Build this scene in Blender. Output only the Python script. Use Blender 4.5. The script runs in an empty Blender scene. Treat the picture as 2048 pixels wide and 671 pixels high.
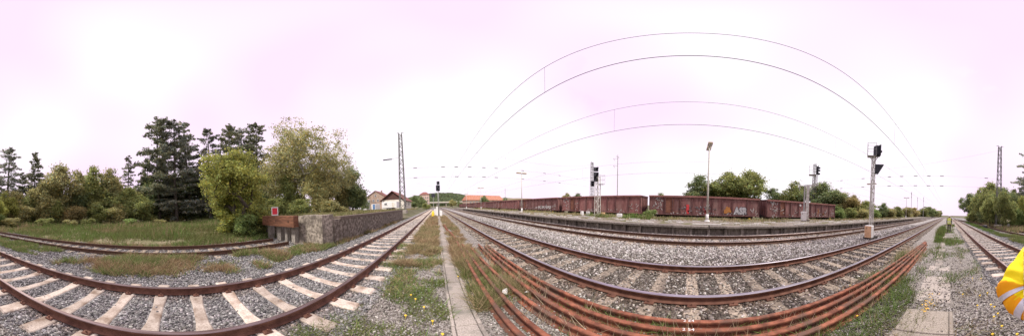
import bpy, bmesh, math, random
import numpy as np
from mathutils import Vector, Matrix
R = math.radians
rng = np.random.default_rng(11)
random.seed(5)
sc = bpy.context.scene
col = sc.collection

# ------------------------------------------------------------------ camera (360 degree panorama)
CAMZ = 1.73
S = 2048 / 360.0                       # photo pixels per degree
X0, M0, TA, TXP = 873.0, 421.0, 13.0, 1130.0   # photo column of +Y, mean horizon row, tilt in px, column it dips to
_az = R((TXP - X0) / S)
TILT = Matrix.Rotation(-R(TA / S), 3, Vector((math.cos(_az), -math.sin(_az), 0)))
cam = bpy.data.cameras.new('camera')
cam.type = 'PANO'
pan = cam.cycles if hasattr(cam, 'cycles') and hasattr(cam.cycles, 'panorama_type') else cam
pan.panorama_type = 'EQUIRECTANGULAR'
pan.latitude_min = -R((671 - M0) / S)
pan.latitude_max = R(M0 / S)
pan.longitude_min = -math.pi
pan.longitude_max = math.pi
cam.clip_start = 0.02
cam.clip_end = 20000
camo = bpy.data.objects.new('camera', cam)
col.objects.link(camo)
base = Matrix.Rotation(-R((1024 - X0) / S), 3, 'Z') @ Matrix.Rotation(math.pi / 2, 3, 'X')
camo.matrix_world = Matrix.Translation((0, 0, CAMZ)) @ (TILT @ base).to_4x4()
sc.camera = camo

def ray(x, y):
    az = R((x - X0) / S); el = R((M0 - y) / S)
    return TILT @ Vector((math.sin(az) * math.cos(el), math.cos(az) * math.cos(el), math.sin(el)))
def ground(x, y, z=0.0):
    d = ray(x, y); t = (z - CAMZ) / d.z
    return Vector((d.x * t, d.y * t, z))
def polar(x, r):
    d = ray(x, M0); k = r / math.hypot(d.x, d.y)
    return Vector((d.x * k, d.y * k, 0))
def height_at(x, y, r):
    d = ray(x, y)
    return CAMZ + d.z * r / math.hypot(d.x, d.y)

# ------------------------------------------------------------------ sky, sun, exposure
SUN_AZ, SUN_EL = 203.0, 52.0           # degrees clockwise from +Y
w = bpy.data.worlds.new('World'); sc.world = w; w.use_nodes = True
nt = w.node_tree; nt.nodes.clear()
def N(tree, typ, **kw):
    n = tree.nodes.new(typ)
    for k, v in kw.items(): setattr(n, k, v)
    return n
out = N(nt, 'ShaderNodeOutputWorld'); bg = N(nt, 'ShaderNodeBackground'); bg.inputs[1].default_value = 0.1
sky = N(nt, 'ShaderNodeTexSky', sky_type='NISHITA', sun_disc=False)
sky.sun_elevation = R(SUN_EL); sky.sun_rotation = R(SUN_AZ); sky.dust_density = 2.0
tc = N(nt, 'ShaderNodeTexCoord')
n1 = N(nt, 'ShaderNodeTexNoise'); n1.inputs['Scale'].default_value = 1.5; n1.inputs['Detail'].default_value = 1.0
n1.inputs['Roughness'].default_value = 0.45
nt.links.new(tc.outputs['Generated'], n1.inputs['Vector'])
r1 = N(nt, 'ShaderNodeValToRGB')       # thin high cloud, pale lilac to white
r1.color_ramp.elements[0].position = 0.3; r1.color_ramp.elements[0].color = (8.9, 6.95, 9.0, 1)
r1.color_ramp.elements[1].position = 0.72; r1.color_ramp.elements[1].color = (9.6, 9.2, 9.6, 1)
nt.links.new(n1.outputs['Fac'], r1.inputs[0])
n2 = N(nt, 'ShaderNodeTexNoise'); n2.inputs['Scale'].default_value = 3.1; n2.inputs['Detail'].default_value = 5.0
nt.links.new(tc.outputs['Generated'], n2.inputs['Vector'])
r2 = N(nt, 'ShaderNodeValToRGB')       # rare gaps in the cloud
r2.color_ramp.elements[0].position = 0.22; r2.color_ramp.elements[0].color = (0.9, 0.9, 0.9, 1)
r2.color_ramp.elements[1].position = 0.34; r2.color_ramp.elements[1].color = (1, 1, 1, 1)
nt.links.new(n2.outputs['Fac'], r2.inputs[0])
mx = N(nt, 'ShaderNodeMix', data_type='RGBA')
nt.links.new(r2.outputs[0], mx.inputs[0]); nt.links.new(sky.outputs[0], mx.inputs[6]); nt.links.new(r1.outputs[0], mx.inputs[7])
nt.links.new(mx.outputs[2], bg.inputs[0]); nt.links.new(bg.outputs[0], out.inputs[0])
sun = bpy.data.lights.new('sun', 'SUN'); sun.energy = 3.6; sun.angle = R(10); sun.color = (1, 0.95, 0.86)
suno = bpy.data.objects.new('sun', sun); col.objects.link(suno)
_sd = Vector((math.sin(R(SUN_AZ)) * math.cos(R(SUN_EL)), math.cos(R(SUN_AZ)) * math.cos(R(SUN_EL)), math.sin(R(SUN_EL))))
suno.rotation_euler = _sd.to_track_quat('Z', 'Y').to_euler()
suno.location = (0, 0, 60)
sc.view_settings.view_transform = 'Standard'; sc.view_settings.look = 'None'
sc.view_settings.gamma = 1.0; sc.view_settings.use_curve_mapping = False
sc.view_settings.exposure = 0.28

# ------------------------------------------------------------------ materials
def mat(name, rough=0.8, metal=0.0, spec=0.3):
    m = bpy.data.materials.new(name); m.use_nodes = True
    b = m.node_tree.nodes['Principled BSDF']
    b.inputs['Roughness'].default_value = rough; b.inputs['Metallic'].default_value = metal
    b.inputs['Specular IOR Level'].default_value = spec
    return m, m.node_tree, b
def noisy(name, c0, c1, scale=8.0, detail=6.0, rough=0.85, metal=0.0, bump=0.3, bdist=0.01, lo=0.35, hi=0.65, c2=None, s2=1.2, lo2=0.5, hi2=0.68, spec=0.3, stretch=None, piece=0.0):
    """two tones mixed by object space noise, optional third tone in large stains, fine bump"""
    m, t, b = mat(name, rough, metal, spec)
    tc = N(t, 'ShaderNodeNewGeometry')
    vec = tc.outputs['Position']
    if stretch:
        mp = N(t, 'ShaderNodeMapping'); mp.inputs['Scale'].default_value = stretch
        t.links.new(vec, mp.inputs[0]); vec = mp.outputs[0]
    n = N(t, 'ShaderNodeTexNoise'); n.inputs['Scale'].default_value = scale; n.inputs['Detail'].default_value = detail
    t.links.new(vec, n.inputs['Vector'])
    r = N(t, 'ShaderNodeValToRGB'); e = r.color_ramp.elements
    e[0].position = lo; e[0].color = (*c0, 1); e[1].position = hi; e[1].color = (*c1, 1)
    t.links.new(n.outputs['Fac'], r.inputs[0]); outc = r.outputs[0]
    if c2:
        n2 = N(t, 'ShaderNodeTexNoise'); n2.inputs['Scale'].default_value = s2; n2.inputs['Detail'].default_value = 5
        t.links.new(vec, n2.inputs['Vector'])
        mr = N(t, 'ShaderNodeMapRange'); mr.inputs[1].default_value = lo2; mr.inputs[2].default_value = hi2
        t.links.new(n2.outputs['Fac'], mr.inputs[0])
        x = N(t, 'ShaderNodeMix', data_type='RGBA'); x.inputs[7].default_value = (*c2, 1)
        t.links.new(mr.outputs[0], x.inputs[0]); t.links.new(outc, x.inputs[6]); outc = x.outputs[2]
    if piece:
        oi = N(t, 'ShaderNodeObjectInfo'); pr = N(t, 'ShaderNodeMapRange'); pr.inputs[3].default_value = 1 - piece; pr.inputs[4].default_value = 1 + piece * 0.45
        t.links.new(oi.outputs['Random'], pr.inputs[0]); ph = N(t, 'ShaderNodeHueSaturation'); t.links.new(outc, ph.inputs['Color']); t.links.new(pr.outputs[0], ph.inputs['Value']); outc = ph.outputs[0]
    t.links.new(outc, b.inputs['Base Color'])
    if bump:
        bp = N(t, 'ShaderNodeBump'); bp.inputs['Strength'].default_value = bump; bp.inputs['Distance'].default_value = bdist
        t.links.new(n.outputs['Fac'], bp.inputs['Height']); t.links.new(bp.outputs[0], b.inputs['Normal'])
    return m
def gravel(name, cols, scale=22.0, dirt=(0.12, 0.1, 0.08), dlo=0.5, dhi=0.75, bdist=0.03):
    """cells of crushed stone, each with its own tone, patches of dirt between"""
    m, t, b = mat(name, 0.9)
    g = N(t, 'ShaderNodeNewGeometry')
    v = N(t, 'ShaderNodeTexVoronoi'); v.inputs['Scale'].default_value = scale
    t.links.new(g.outputs['Position'], v.inputs['Vector'])
    sep = N(t, 'ShaderNodeSeparateColor'); t.links.new(v.outputs['Color'], sep.inputs[0])
    r = N(t, 'ShaderNodeValToRGB'); r.color_ramp.interpolation = 'CONSTANT'
    e = r.color_ramp.elements
    e[0].position = 0; e[0].color = (*cols[0][1], 1); e[1].position = cols[1][0]; e[1].color = (*cols[1][1], 1)
    for p, c in cols[2:]:
        q = e.new(p); q.color = (*c, 1)
    t.links.new(sep.outputs[0], r.inputs[0])
    n = N(t, 'ShaderNodeTexNoise'); n.inputs['Scale'].default_value = 1.1; n.inputs['Detail'].default_value = 7
    t.links.new(g.outputs['Position'], n.inputs['Vector'])
    mr = N(t, 'ShaderNodeMapRange'); mr.inputs[1].default_value = dlo; mr.inputs[2].default_value = dhi; mr.inputs[4].default_value = 0.8
    t.links.new(n.outputs['Fac'], mr.inputs[0])
    x = N(t, 'ShaderNodeMix', data_type='RGBA'); x.inputs[7].default_value = (*dirt, 1)
    t.links.new(mr.outputs[0], x.inputs[0]); t.links.new(r.outputs[0], x.inputs[6]); t.links.new(x.outputs[2], b.inputs['Base Color'])
    inv = N(t, 'ShaderNodeMath', operation='SUBTRACT'); inv.inputs[0].default_value = 1.0
    t.links.new(v.outputs['Distance'], inv.inputs[1])
    bp = N(t, 'ShaderNodeBump'); bp.inputs['Strength'].default_value = 0.9; bp.inputs['Distance'].default_value = bdist
    t.links.new(inv.outputs[0], bp.inputs['Height']); t.links.new(bp.outputs[0], b.inputs['Normal'])
    return m
def attr_mat(name, attr='Col', kind='GEOMETRY', rough=0.85, transl=0.0, spec=0.2):
    m, t, b = mat(name, rough, 0, spec)
    a = N(t, 'ShaderNodeAttribute'); a.attribute_name = attr; a.attribute_type = kind
    t.links.new(a.outputs['Color'], b.inputs['Base Color'])
    if transl:
        tr = N(t, 'ShaderNodeBsdfTranslucent'); t.links.new(a.outputs['Color'], tr.inputs[0])
        ms = N(t, 'ShaderNodeMixShader'); ms.inputs[0].default_value = transl
        t.links.new(b.outputs[0], ms.inputs[1]); t.links.new(tr.outputs[0], ms.inputs[2])
        t.links.new(ms.outputs[0], t.nodes['Material Output'].inputs[0])
    return m
def leaf_mat(name, c, var=0.5, transl=0.5):
    """leaf colour times the per-leaf tone stored on the crown, small shift per tree"""
    m, t, b = mat(name, 0.6, 0, 0.25)
    a = N(t, 'ShaderNodeAttribute'); a.attribute_name = 'Col'
    oi = N(t, 'ShaderNodeObjectInfo')
    hs = N(t, 'ShaderNodeHueSaturation'); hs.inputs['Color'].default_value = (*c, 1)
    mr = N(t, 'ShaderNodeMapRange'); mr.inputs[3].default_value = 0.8; mr.inputs[4].default_value = 1.2
    t.links.new(oi.outputs['Random'], mr.inputs[0]); t.links.new(mr.outputs[0], hs.inputs['Value'])
    mu = N(t, 'ShaderNodeMix', data_type='RGBA', blend_type='MULTIPLY'); mu.inputs[0].default_value = 1.0
    t.links.new(hs.outputs[0], mu.inputs[6]); t.links.new(a.outputs['Color'], mu.inputs[7])
    t.links.new(mu.outputs[2], b.inputs['Base Color'])
    tr = N(t, 'ShaderNodeBsdfTranslucent'); t.links.new(mu.outputs[2], tr.inputs[0])
    ms = N(t, 'ShaderNodeMixShader'); ms.inputs[0].default_value = transl
    t.links.new(b.outputs[0], ms.inputs[1]); t.links.new(tr.outputs[0], ms.inputs[2])
    t.links.new(ms.outputs[0], t.nodes['Material Output'].inputs[0])
    return m
MT = {}
MT['rail'] = noisy('rail_rust', (0.1, 0.045, 0.031), (0.19, 0.092, 0.062), 6, 10, 0.75, 0.15, 0.25, 0.004)
MT['head'] = noisy('rail_head_dull', (0.16, 0.11, 0.1), (0.26, 0.2, 0.2), 5, 4, 0.42, 0.7, 0.1, 0.002, stretch=(6, 0.4, 1))
MT['head_shiny'] = noisy('rail_head_polished', (0.3, 0.27, 0.3), (0.45, 0.42, 0.46), 4, 4, 0.3, 0.85, 0.08, 0.002, stretch=(6, 0.4, 1))
MT['rail_dark'] = noisy('rail_brown', (0.075, 0.042, 0.028), (0.13, 0.07, 0.045), 12, 6, 0.8, 0.1, 0.25, 0.004)
MT['spare'] = noisy('spare_rail_rust', (0.13, 0.05, 0.032), (0.31, 0.118, 0.07), 9, 14, 0.9, 0.0, 0.9, 0.006, c2=(0.13, 0.075, 0.055), s2=2.6, lo2=0.46, hi2=0.6, piece=0.25)
MT['concrete_sleeper'] = noisy('sleeper_concrete', (0.42, 0.35, 0.29), (0.62, 0.54, 0.46), 40, 8, 0.9, 0, 0.6, 0.006, 0.3, 0.6, c2=(0.27, 0.2, 0.15), s2=3.5, lo2=0.44, hi2=0.68, spec=0.15, piece=0.28)
MT['old_sleeper'] = noisy('sleeper_old', (0.17, 0.14, 0.11), (0.42, 0.35, 0.27), 18, 8, 0.9, 0, 0.6, 0.01, c2=(0.14, 0.11, 0.09), s2=3, piece=0.3)
MT['concrete'] = noisy('concrete_lid', (0.26, 0.23, 0.2), (0.45, 0.4, 0.35), 55, 8, 0.92, 0, 0.7, 0.006, c2=(0.2, 0.19, 0.16), s2=2.5, piece=0.25)
MT['slab'] = noisy('concrete_slab', (0.19, 0.165, 0.135), (0.42, 0.37, 0.31), 60, 8, 0.92, 0, 0.7, 0.006, c2=(0.24, 0.21, 0.17), s2=2.5, piece=0.2)
MT['wall'] = noisy('ramp_aggregate', (0.095, 0.075, 0.06), (0.36, 0.31, 0.26), 5, 14, 0.95, 0, 0.9, 0.04, 0.42, 0.72, c2=(0.14, 0.12, 0.1), s2=0.8)
MT['wall_end'] = noisy('ramp_concrete', (0.14, 0.118, 0.095), (0.46, 0.4, 0.33), 9, 9, 0.95, 0, 0.8, 0.02, c2=(0.13, 0.11, 0.09), s2=1.3)
MT['coping'] = noisy('ramp_coping', (0.1, 0.075, 0.06), (0.18, 0.14, 0.115), 9, 6, 0.8, 0, 0.3, 0.01)
MT['beam'] = noisy('buffer_beam', (0.12, 0.055, 0.034), (0.24, 0.108, 0.062), 7, 7, 0.85, 0, 0.5, 0.01, c2=(0.13, 0.06, 0.04), s2=2, stretch=(0.5, 2, 3))
MT['post'] = noisy('buffer_post', (0.16, 0.14, 0.12), (0.42, 0.38, 0.33), 10, 7, 0.9, 0, 0.5, 0.01, stretch=(3, 3, 0.6))
MT['plat_wall'] = noisy('platform_concrete', (0.17, 0.145, 0.125), (0.36, 0.32, 0.28), 7, 8, 0.95, 0, 0.6, 0.015, c2=(0.12, 0.1, 0.085), s2=1.5, stretch=(1, 1.5, 0.6), piece=0.25)
MT['plat_cope'] = noisy('platform_coping', (0.14, 0.12, 0.105), (0.26, 0.23, 0.2), 9, 8, 0.95, 0, 0.6, 0.01, piece=0.25)
MT['plat_top'] = noisy('platform_surface', (0.15, 0.13, 0.11), (0.27, 0.235, 0.2), 5, 9, 0.95, 0, 0.5, 0.01, c2=(0.13, 0.125, 0.06), s2=0.8, lo2=0.52, hi2=0.62)
MT['white'] = noisy('white_paint', (0.66, 0.65, 0.63), (0.82, 0.81, 0.8), 6, 6, 0.55, 0, 0.1, 0.003, c2=(0.5, 0.47, 0.43), s2=3, lo2=0.58, hi2=0.75)
MT['line'] = noisy('worn_line_paint', (0.4, 0.38, 0.35), (0.78, 0.76, 0.73), 14, 6, 0.8, 0, 0.2, 0.003)
MT['mast'] = noisy('mast_steel', (0.12, 0.12, 0.115), (0.22, 0.215, 0.2), 9, 6, 0.6, 0.2, 0.1, 0.003)
MT['galv'] = noisy('galvanised_steel', (0.3, 0.3, 0.29), (0.48, 0.47, 0.45), 9, 6, 0.55, 0.3, 0.1, 0.003)
MT['pale_mast'] = noisy('pale_mast_paint', (0.42, 0.4, 0.36), (0.58, 0.56, 0.51), 7, 6, 0.6, 0.1, 0.1, 0.003, c2=(0.25, 0.2, 0.16), s2=4, lo2=0.6, hi2=0.75)
MT['white_mast'] = noisy('mast_pale_grey', (0.5, 0.49, 0.45), (0.66, 0.64, 0.6), 7, 6, 0.6, 0, 0.1, 0.003, c2=(0.36, 0.32, 0.27), s2=4)
MT['dark'] = noisy('signal_black', (0.022, 0.023, 0.03), (0.045, 0.046, 0.058), 6, 4, 0.6, 0, 0.1, 0.003)
MT['lens'] = noisy('signal_lens', (0.03, 0.02, 0.02), (0.05, 0.03, 0.03), 6, 2, 0.15, 0, 0)
MT['beige'] = noisy('cabinet_beige', (0.6, 0.36, 0.2), (0.72, 0.46, 0.28), 5, 6, 0.6, 0, 0.1, 0.004, c2=(0.5, 0.3, 0.18), s2=6)
MT['yellow'] = noisy('yellow_plastic', (0.75, 0.5, 0.03), (0.85, 0.6, 0.06), 6, 3, 0.5, 0, 0.05)
MT['red'] = noisy('sign_red', (0.55, 0.03, 0.045), (0.68, 0.04, 0.06), 4, 3, 0.45, 0, 0)
MT['lamp'] = noisy('lamp_housing', (0.3, 0.24, 0.15), (0.5, 0.42, 0.28), 12, 4, 0.4, 0, 0.1, 0.003)
MT['wire'] = noisy('wire', (0.015, 0.015, 0.016), (0.03, 0.03, 0.03), 6, 2, 0.6, 0.4, 0)
MT['insul'] = noisy('insulator', (0.05, 0.03, 0.022), (0.09, 0.055, 0.04), 6, 2, 0.35, 0, 0)
MT['wagon'] = noisy('wagon_brown', (0.16, 0.075, 0.07), (0.27, 0.13, 0.12), 2.6, 10, 0.75, 0, 0.15, 0.006, 0.36, 0.64, c2=(0.25, 0.155, 0.14), s2=1.3, stretch=(1, 1, 0.35), piece=0.2)
MT['wagon_red'] = noisy('wagon_oxide', (0.21, 0.09, 0.083), (0.33, 0.15, 0.137), 2.6, 10, 0.75, 0, 0.15, 0.006, 0.36, 0.64, c2=(0.3, 0.17, 0.15), s2=1.3, stretch=(1, 1, 0.35), piece=0.15)
MT['wagon_rib'] = noisy('wagon_rib', (0.085, 0.042, 0.04), (0.15, 0.07, 0.066), 4, 6, 0.75, 0, 0.15, 0.004)
MT['wagon_door'] = noisy('wagon_door', (0.17, 0.075, 0.05), (0.25, 0.11, 0.075), 4, 8, 0.8, 0, 0.2, 0.006)
MT['wagon_cap'] = noisy('wagon_cap', (0.22, 0.1, 0.09), (0.34, 0.16, 0.14), 3, 8, 0.75, 0, 0.2, 0.006)  # paler brown than the sides, light from above put into the colour
MT['bogie'] = noisy('bogie_dirt', (0.02, 0.017, 0.015), (0.05, 0.04, 0.035), 8, 5, 0.85, 0, 0.2, 0.004)
MT['chalk'] = noisy('white_marking', (0.6, 0.58, 0.55), (0.82, 0.8, 0.78), 20, 5, 0.8, 0, 0)
MT['graf_red'] = noisy('graffiti_red', (0.45, 0.04, 0.05), (0.6, 0.07, 0.07), 8, 4, 0.7, 0, 0)
MT['graf_orange'] = noisy('graffiti_orange', (0.34, 0.14, 0.04), (0.46, 0.2, 0.06), 8, 4, 0.7, 0, 0)
MT['graf_silver'] = noisy('graffiti_silver', (0.34, 0.33, 0.35), (0.56, 0.55, 0.57), 8, 4, 0.5, 0.2, 0)
MT['graf_dark'] = noisy('graffiti_black', (0.03, 0.03, 0.04), (0.06, 0.055, 0.06), 8, 4, 0.7, 0, 0)
MT['paint_mark'] = noisy('yellow_spray', (0.75, 0.42, 0.02), (0.85, 0.55, 0.06), 30, 4, 0.8, 0, 0)
MT['bark'] = noisy('bark', (0.05, 0.04, 0.032), (0.13, 0.11, 0.09), 6, 8, 0.95, 0, 0.6, 0.03, stretch=(2, 2, 0.4))
MT['birch_bark'] = noisy('birch_bark', (0.12, 0.11, 0.1), (0.5, 0.48, 0.44), 5, 8, 0.9, 0, 0.3, 0.01, stretch=(1, 1, 3))
GREY = [(0, (0.105, 0.102, 0.1)), (0.18, (0.16, 0.156, 0.15)), (0.42, (0.225, 0.218, 0.21)), (0.7, (0.3, 0.29, 0.28)), (0.92, (0.44, 0.43, 0.415))]
BROWN = [(0, (0.07, 0.06, 0.05)), (0.28, (0.11, 0.093, 0.077)), (0.55, (0.16, 0.138, 0.118)), (0.76, (0.26, 0.235, 0.21)), (0.9, (0.46, 0.44, 0.41))]
LIGHT = [(0, (0.14, 0.125, 0.112)), (0.22, (0.22, 0.2, 0.185)), (0.45, (0.31, 0.29, 0.27)), (0.68, (0.41, 0.385, 0.365)), (0.87, (0.54, 0.52, 0.5))]
FINE = [(0, (0.12, 0.107, 0.092)), (0.25, (0.2, 0.18, 0.16)), (0.5, (0.28, 0.255, 0.23)), (0.75, (0.36, 0.335, 0.305)), (0.93, (0.5, 0.48, 0.45))]
MT['bal_grey'] = gravel('ballast_grey', GREY, 24, (0.13, 0.11, 0.09), 0.55, 0.8)
MT['bal_brown'] = gravel('ballast_brown', BROWN, 20, (0.1, 0.08, 0.065), 0.5, 0.8)
MT['bal_light'] = gravel('ballast_light', LIGHT, 18, (0.2, 0.18, 0.165), 0.55, 0.8)
MT['cess'] = gravel('fine_gravel', FINE, 55, (0.17, 0.15, 0.125), 0.45, 0.8, 0.012)
MT['earth'] = noisy('earth_ground', (0.09, 0.085, 0.045), (0.2, 0.175, 0.12), 0.6, 10, 1.0, 0, 0.5, 0.05, c2=(0.075, 0.085, 0.03), s2=0.15, lo2=0.45, hi2=0.6)
MT['turf'] = noisy('turf', (0.13, 0.115, 0.06), (0.3, 0.25, 0.165), 3.5, 12, 1.0, 0, 0.6, 0.04, c2=(0.17, 0.155, 0.08), s2=0.9, lo2=0.45, hi2=0.6)
MT['blade'] = attr_mat('weed_blades', 'Col', 'GEOMETRY', 0.7, 0.3)
MT['stone'] = attr_mat('stone_tone', 'col', 'INSTANCER', 0.9)
LEAF = {'dark': (0.27, 0.285, 0.18), 'blue': (0.28, 0.295, 0.23), 'mid': (0.3, 0.33, 0.12), 'olive': (0.4, 0.38, 0.17),
        'yellow': (0.35, 0.365, 0.1), 'birch': (0.45, 0.43, 0.2), 'fresh': (0.26, 0.34, 0.12), 'autumn': (0.38, 0.32, 0.14), 'green': (0.24, 0.29, 0.13), 'hill': (0.16, 0.2, 0.1)}
for k, c in LEAF.items(): MT['leaf_' + k] = leaf_mat('leaves_' + k, c)

# ------------------------------------------------------------------ mesh helpers
class MB:
    def __init__(s): s.v = []; s.f = []; s.m = []
    def add(s, verts, faces, mi=0):
        o = len(s.v); s.v.extend([tuple(p) for p in verts])
        for f in faces: s.f.append([i + o for i in f]); s.m.append(mi)
        return s
    def box(s, c, d, rz=0.0, mi=0, rot=None, taper=1.0):
        hx, hy, hz = d[0] / 2, d[1] / 2, d[2] / 2
        P = [(-hx, -hy, -hz), (hx, -hy, -hz), (hx, hy, -hz), (-hx, hy, -hz),
             (-hx * taper, -hy * taper, hz), (hx * taper, -hy * taper, hz), (hx * taper, hy * taper, hz), (-hx * taper, hy * taper, hz)]
        Rm = rot if rot is not None else Matrix.Rotation(rz, 3, 'Z')
        P = [Rm @ Vector(p) + Vector(c) for p in P]
        return s.add(P, [(0, 3, 2, 1), (4, 5, 6, 7), (0, 1, 5, 4), (1, 2, 6, 5), (2, 3, 7, 6), (3, 0, 4, 7)], mi)
    def bbox(s, c, d, b=0.01, mi=0, rz=0.0):
        """box with chamfered top edges"""
        hx, hy, hz = d[0] / 2, d[1] / 2, d[2] / 2
        P = []
        for z, k in ((-hz, 0), (hz - b, 0), (hz, b)):
            P += [(-hx + k, -hy + k, z), (hx - k, -hy + k, z), (hx - k, hy - k, z), (-hx + k, hy - k, z)]
        Rm = Matrix.Rotation(rz, 3, 'Z')
        P = [Rm @ Vector(p) + Vector(c) for p in P]
        F = [(0, 3, 2, 1), (8, 9, 10, 11)]
        for l in (0, 4):
            for i in range(4): F.append((l + i, l + (i + 1) % 4, l + 4 + (i + 1) % 4, l + 4 + i))
        return s.add(P, F, mi)
    def tube(s, p0, p1, r0, r1=None, n=8, mi=0, caps=True):
        p0 = Vector(p0); p1 = Vector(p1); r1 = r0 if r1 is None else r1
        d = (p1 - p0)
        if d.length < 1e-6: return s
        q = d.to_track_quat('Z', 'Y')
        P = []
        for p, r in ((p0, r0), (p1, r1)):
            for i in range(n):
                a = 2 * math.pi * i / n
                P.append(p + q @ Vector((r * math.cos(a), r * math.sin(a), 0)))
        F = [(i, (i + 1) % n, n + (i + 1) % n, n + i) for i in range(n)]
        if caps: F += [tuple(range(n - 1, -1, -1)), tuple(range(n, 2 * n))]
        return s.add(P, F, mi)
    def path(s, pts, rads, n=8, mi=0):
        """tube through points with shared rings"""
        pts = [Vector(p) for p in pts]
        P = []; L = len(pts)
        for k in range(L):
            d = (pts[min(k + 1, L - 1)] - pts[max(k - 1, 0)])
            q = d.to_track_quat('Z', 'Y')
            for i in range(n):
                a = 2 * math.pi * i / n
                P.append(pts[k] + q @ Vector((rads[k] * math.cos(a), rads[k] * math.sin(a), 0)))
        F = []
        for k in range(L - 1):
            for i in range(n):
                F.append((k * n + i, k * n + (i + 1) % n, (k + 1) * n + (i + 1) % n, (k + 1) * n + i))
        F += [tuple(range(n - 1, -1, -1)), tuple(range((L - 1) * n, L * n))]
        return s.add(P, F, mi)
    def build(s, name, m=None, parent=None, smooth=False, loc=None):
        me = bpy.data.meshes.new(name)
        me.from_pydata(s.v, [], s.f)
        ms = m if isinstance(m, (list, tuple)) else [m]
        for x in ms: me.materials.append(MT[x] if isinstance(x, str) else x)
        if len(ms) > 1: me.polygons.foreach_set('material_index', s.m)
        if smooth: me.polygons.foreach_set('use_smooth', [True] * len(me.polygons))
        me.update()
        return put(name, me, parent, loc)
def put(name, me, parent=None, loc=None):
    o = bpy.data.objects.new(name, me); col.objects.link(o)
    if parent is not None: o.parent = parent
    if loc is not None: o.location = loc
    return o
def thing(name, label, cat, loc=(0, 0, 0), rz=0.0, group=None):
    o = bpy.data.objects.new(name, None); col.objects.link(o)
    o.empty_display_size = 0.2; o.location = loc; o.rotation_euler = (0, 0, rz)
    return tag(o, label, cat, group)
def tag(o, label, cat, group=None):
    o['label'] = label; o['category'] = cat
    if group: o['group'] = group
    return o
def kind(o, k): o['kind'] = k; return o
def copy_tree(o, parent=None):
    c = o.copy(); col.objects.link(c)
    if parent is not None: c.parent = parent
    for ch in list(o.children): copy_tree(ch, c)
    return c
def np_mesh(name, V, F, C=None, m=None):
    """V (n,3), F (k,3 or 4) ints, C (n,3) colour per vertex"""
    me = bpy.data.meshes.new(name)
    k = F.shape[1]
    me.vertices.add(len(V)); me.vertices.foreach_set('co', V.astype(np.float32).ravel())
    me.loops.add(F.size); me.loops.foreach_set('vertex_index', F.astype(np.int32).ravel())
    me.polygons.add(len(F)); me.polygons.foreach_set('loop_start', (np.arange(len(F)) * k).astype(np.int32))
    if C is not None:
        a = me.color_attributes.new('Col', 'FLOAT_COLOR', 'POINT')
        a.data.foreach_set('color', np.hstack([C, np.ones((len(C), 1))]).astype(np.float32).ravel())
    if m is not None: me.materials.append(MT[m] if isinstance(m, str) else m)
    me.update(calc_edges=True); me.validate()
    return me
def vnoise(x, y, s, seed=0):
    """smooth value noise in [0,1]"""
    x = np.asarray(x) * s + 37.3 * seed; y = np.asarray(y) * s - 11.7 * seed
    xi = np.floor(x).astype(np.int64); yi = np.floor(y).astype(np.int64)
    fx = x - xi; fy = y - yi; fx = fx * fx * (3 - 2 * fx); fy = fy * fy * (3 - 2 * fy)
    def h(a, b):
        n = (a * 374761393 + b * 668265263 + seed * 974711) & 0x7fffffff
        n = ((n ^ (n >> 13)) * 1274126177) & 0x7fffffff
        return (n ^ (n >> 16)) % 10007 / 10007.0
    return (h(xi, yi) * (1 - fx) + h(xi + 1, yi) * fx) * (1 - fy) + (h(xi, yi + 1) * (1 - fx) + h(xi + 1, yi + 1) * fx) * fy
def fbm(x, y, s, seed=0):
    return 0.55 * vnoise(x, y, s, seed) + 0.3 * vnoise(x, y, s * 2.3, seed + 1) + 0.15 * vnoise(x, y, s * 5.1, seed + 2)

# ------------------------------------------------------------------ ground and beds
def sheet(name, x0, x1, y0, y1, z, m, nx=1, ny=1, amp=0.0, sc_=0.6, seed=3, zf=None):
    xs = np.linspace(x0, x1, nx + 1); ys = np.linspace(y0, y1, ny + 1)
    X, Y = np.meshgrid(xs, ys)
    Z = np.full(X.shape, z) + (amp * (fbm(X, Y, sc_, seed) - 0.5) if amp else 0)
    if zf is not None: Z = Z + zf(X, Y)
    V = np.stack([X.ravel(), Y.ravel(), Z.ravel()], 1)
    i = np.arange(ny)[:, None] * (nx + 1) + np.arange(nx)[None, :]
    i = i.ravel(); F = np.stack([i, i + 1, i + nx + 2, i + nx + 1], 1)
    o = put(name, np_mesh(name, V, F, None, m))
    return kind(o, 'structure')
sheet('ground', -3000, 3000, -3000, 3000, -0.12, 'earth')
sheet('cess_path', -1.4, 2.05, -90, 130, -0.035, 'cess', 16, 400, 0.03, 1.2)
def bank(x0, x1, w=0.5, dz=0.09):
    return lambda X, Y: -dz * (np.clip((x0 + w - X) / w, 0, 1) + np.clip((X - x1 + w) / w, 0, 1))
sheet('ballast_bed', -4.75, -0.95, -140, 220, -0.03, 'bal_grey', 30, 500, 0.025, 1.7, 5, bank(-4.75, -0.95))
sheet('ballast_bed', 1.75, 5.35, -140, 220, -0.03, 'bal_brown', 30, 500, 0.03, 1.7, 6, bank(1.75, 5.35, 0.4))
sheet('ballast_bed', 5.2, 10.2, -140, 220, -0.025, 'bal_light', 30, 500, 0.05, 1.1, 7, bank(5.2, 11, 0.5, 0.06))
sheet('siding_bed', -9.6, -4.5, -120, 6.4, -0.055, 'bal_grey', 30, 240, 0.06, 0.8, 8)
sheet('meadow', -70, -9.2, -90, 90, -0.03, 'turf', 80, 140, 0.3, 0.12, 9, lambda X, Y: 0.02 * np.clip(-9.2 - X, 0, 8) - 0.08 * (X > -9.6))
sheet('yard_ground', 15.9, 60, -140, 220, -0.44, 'earth', 40, 160, 0.1, 0.5, 10)

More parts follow.
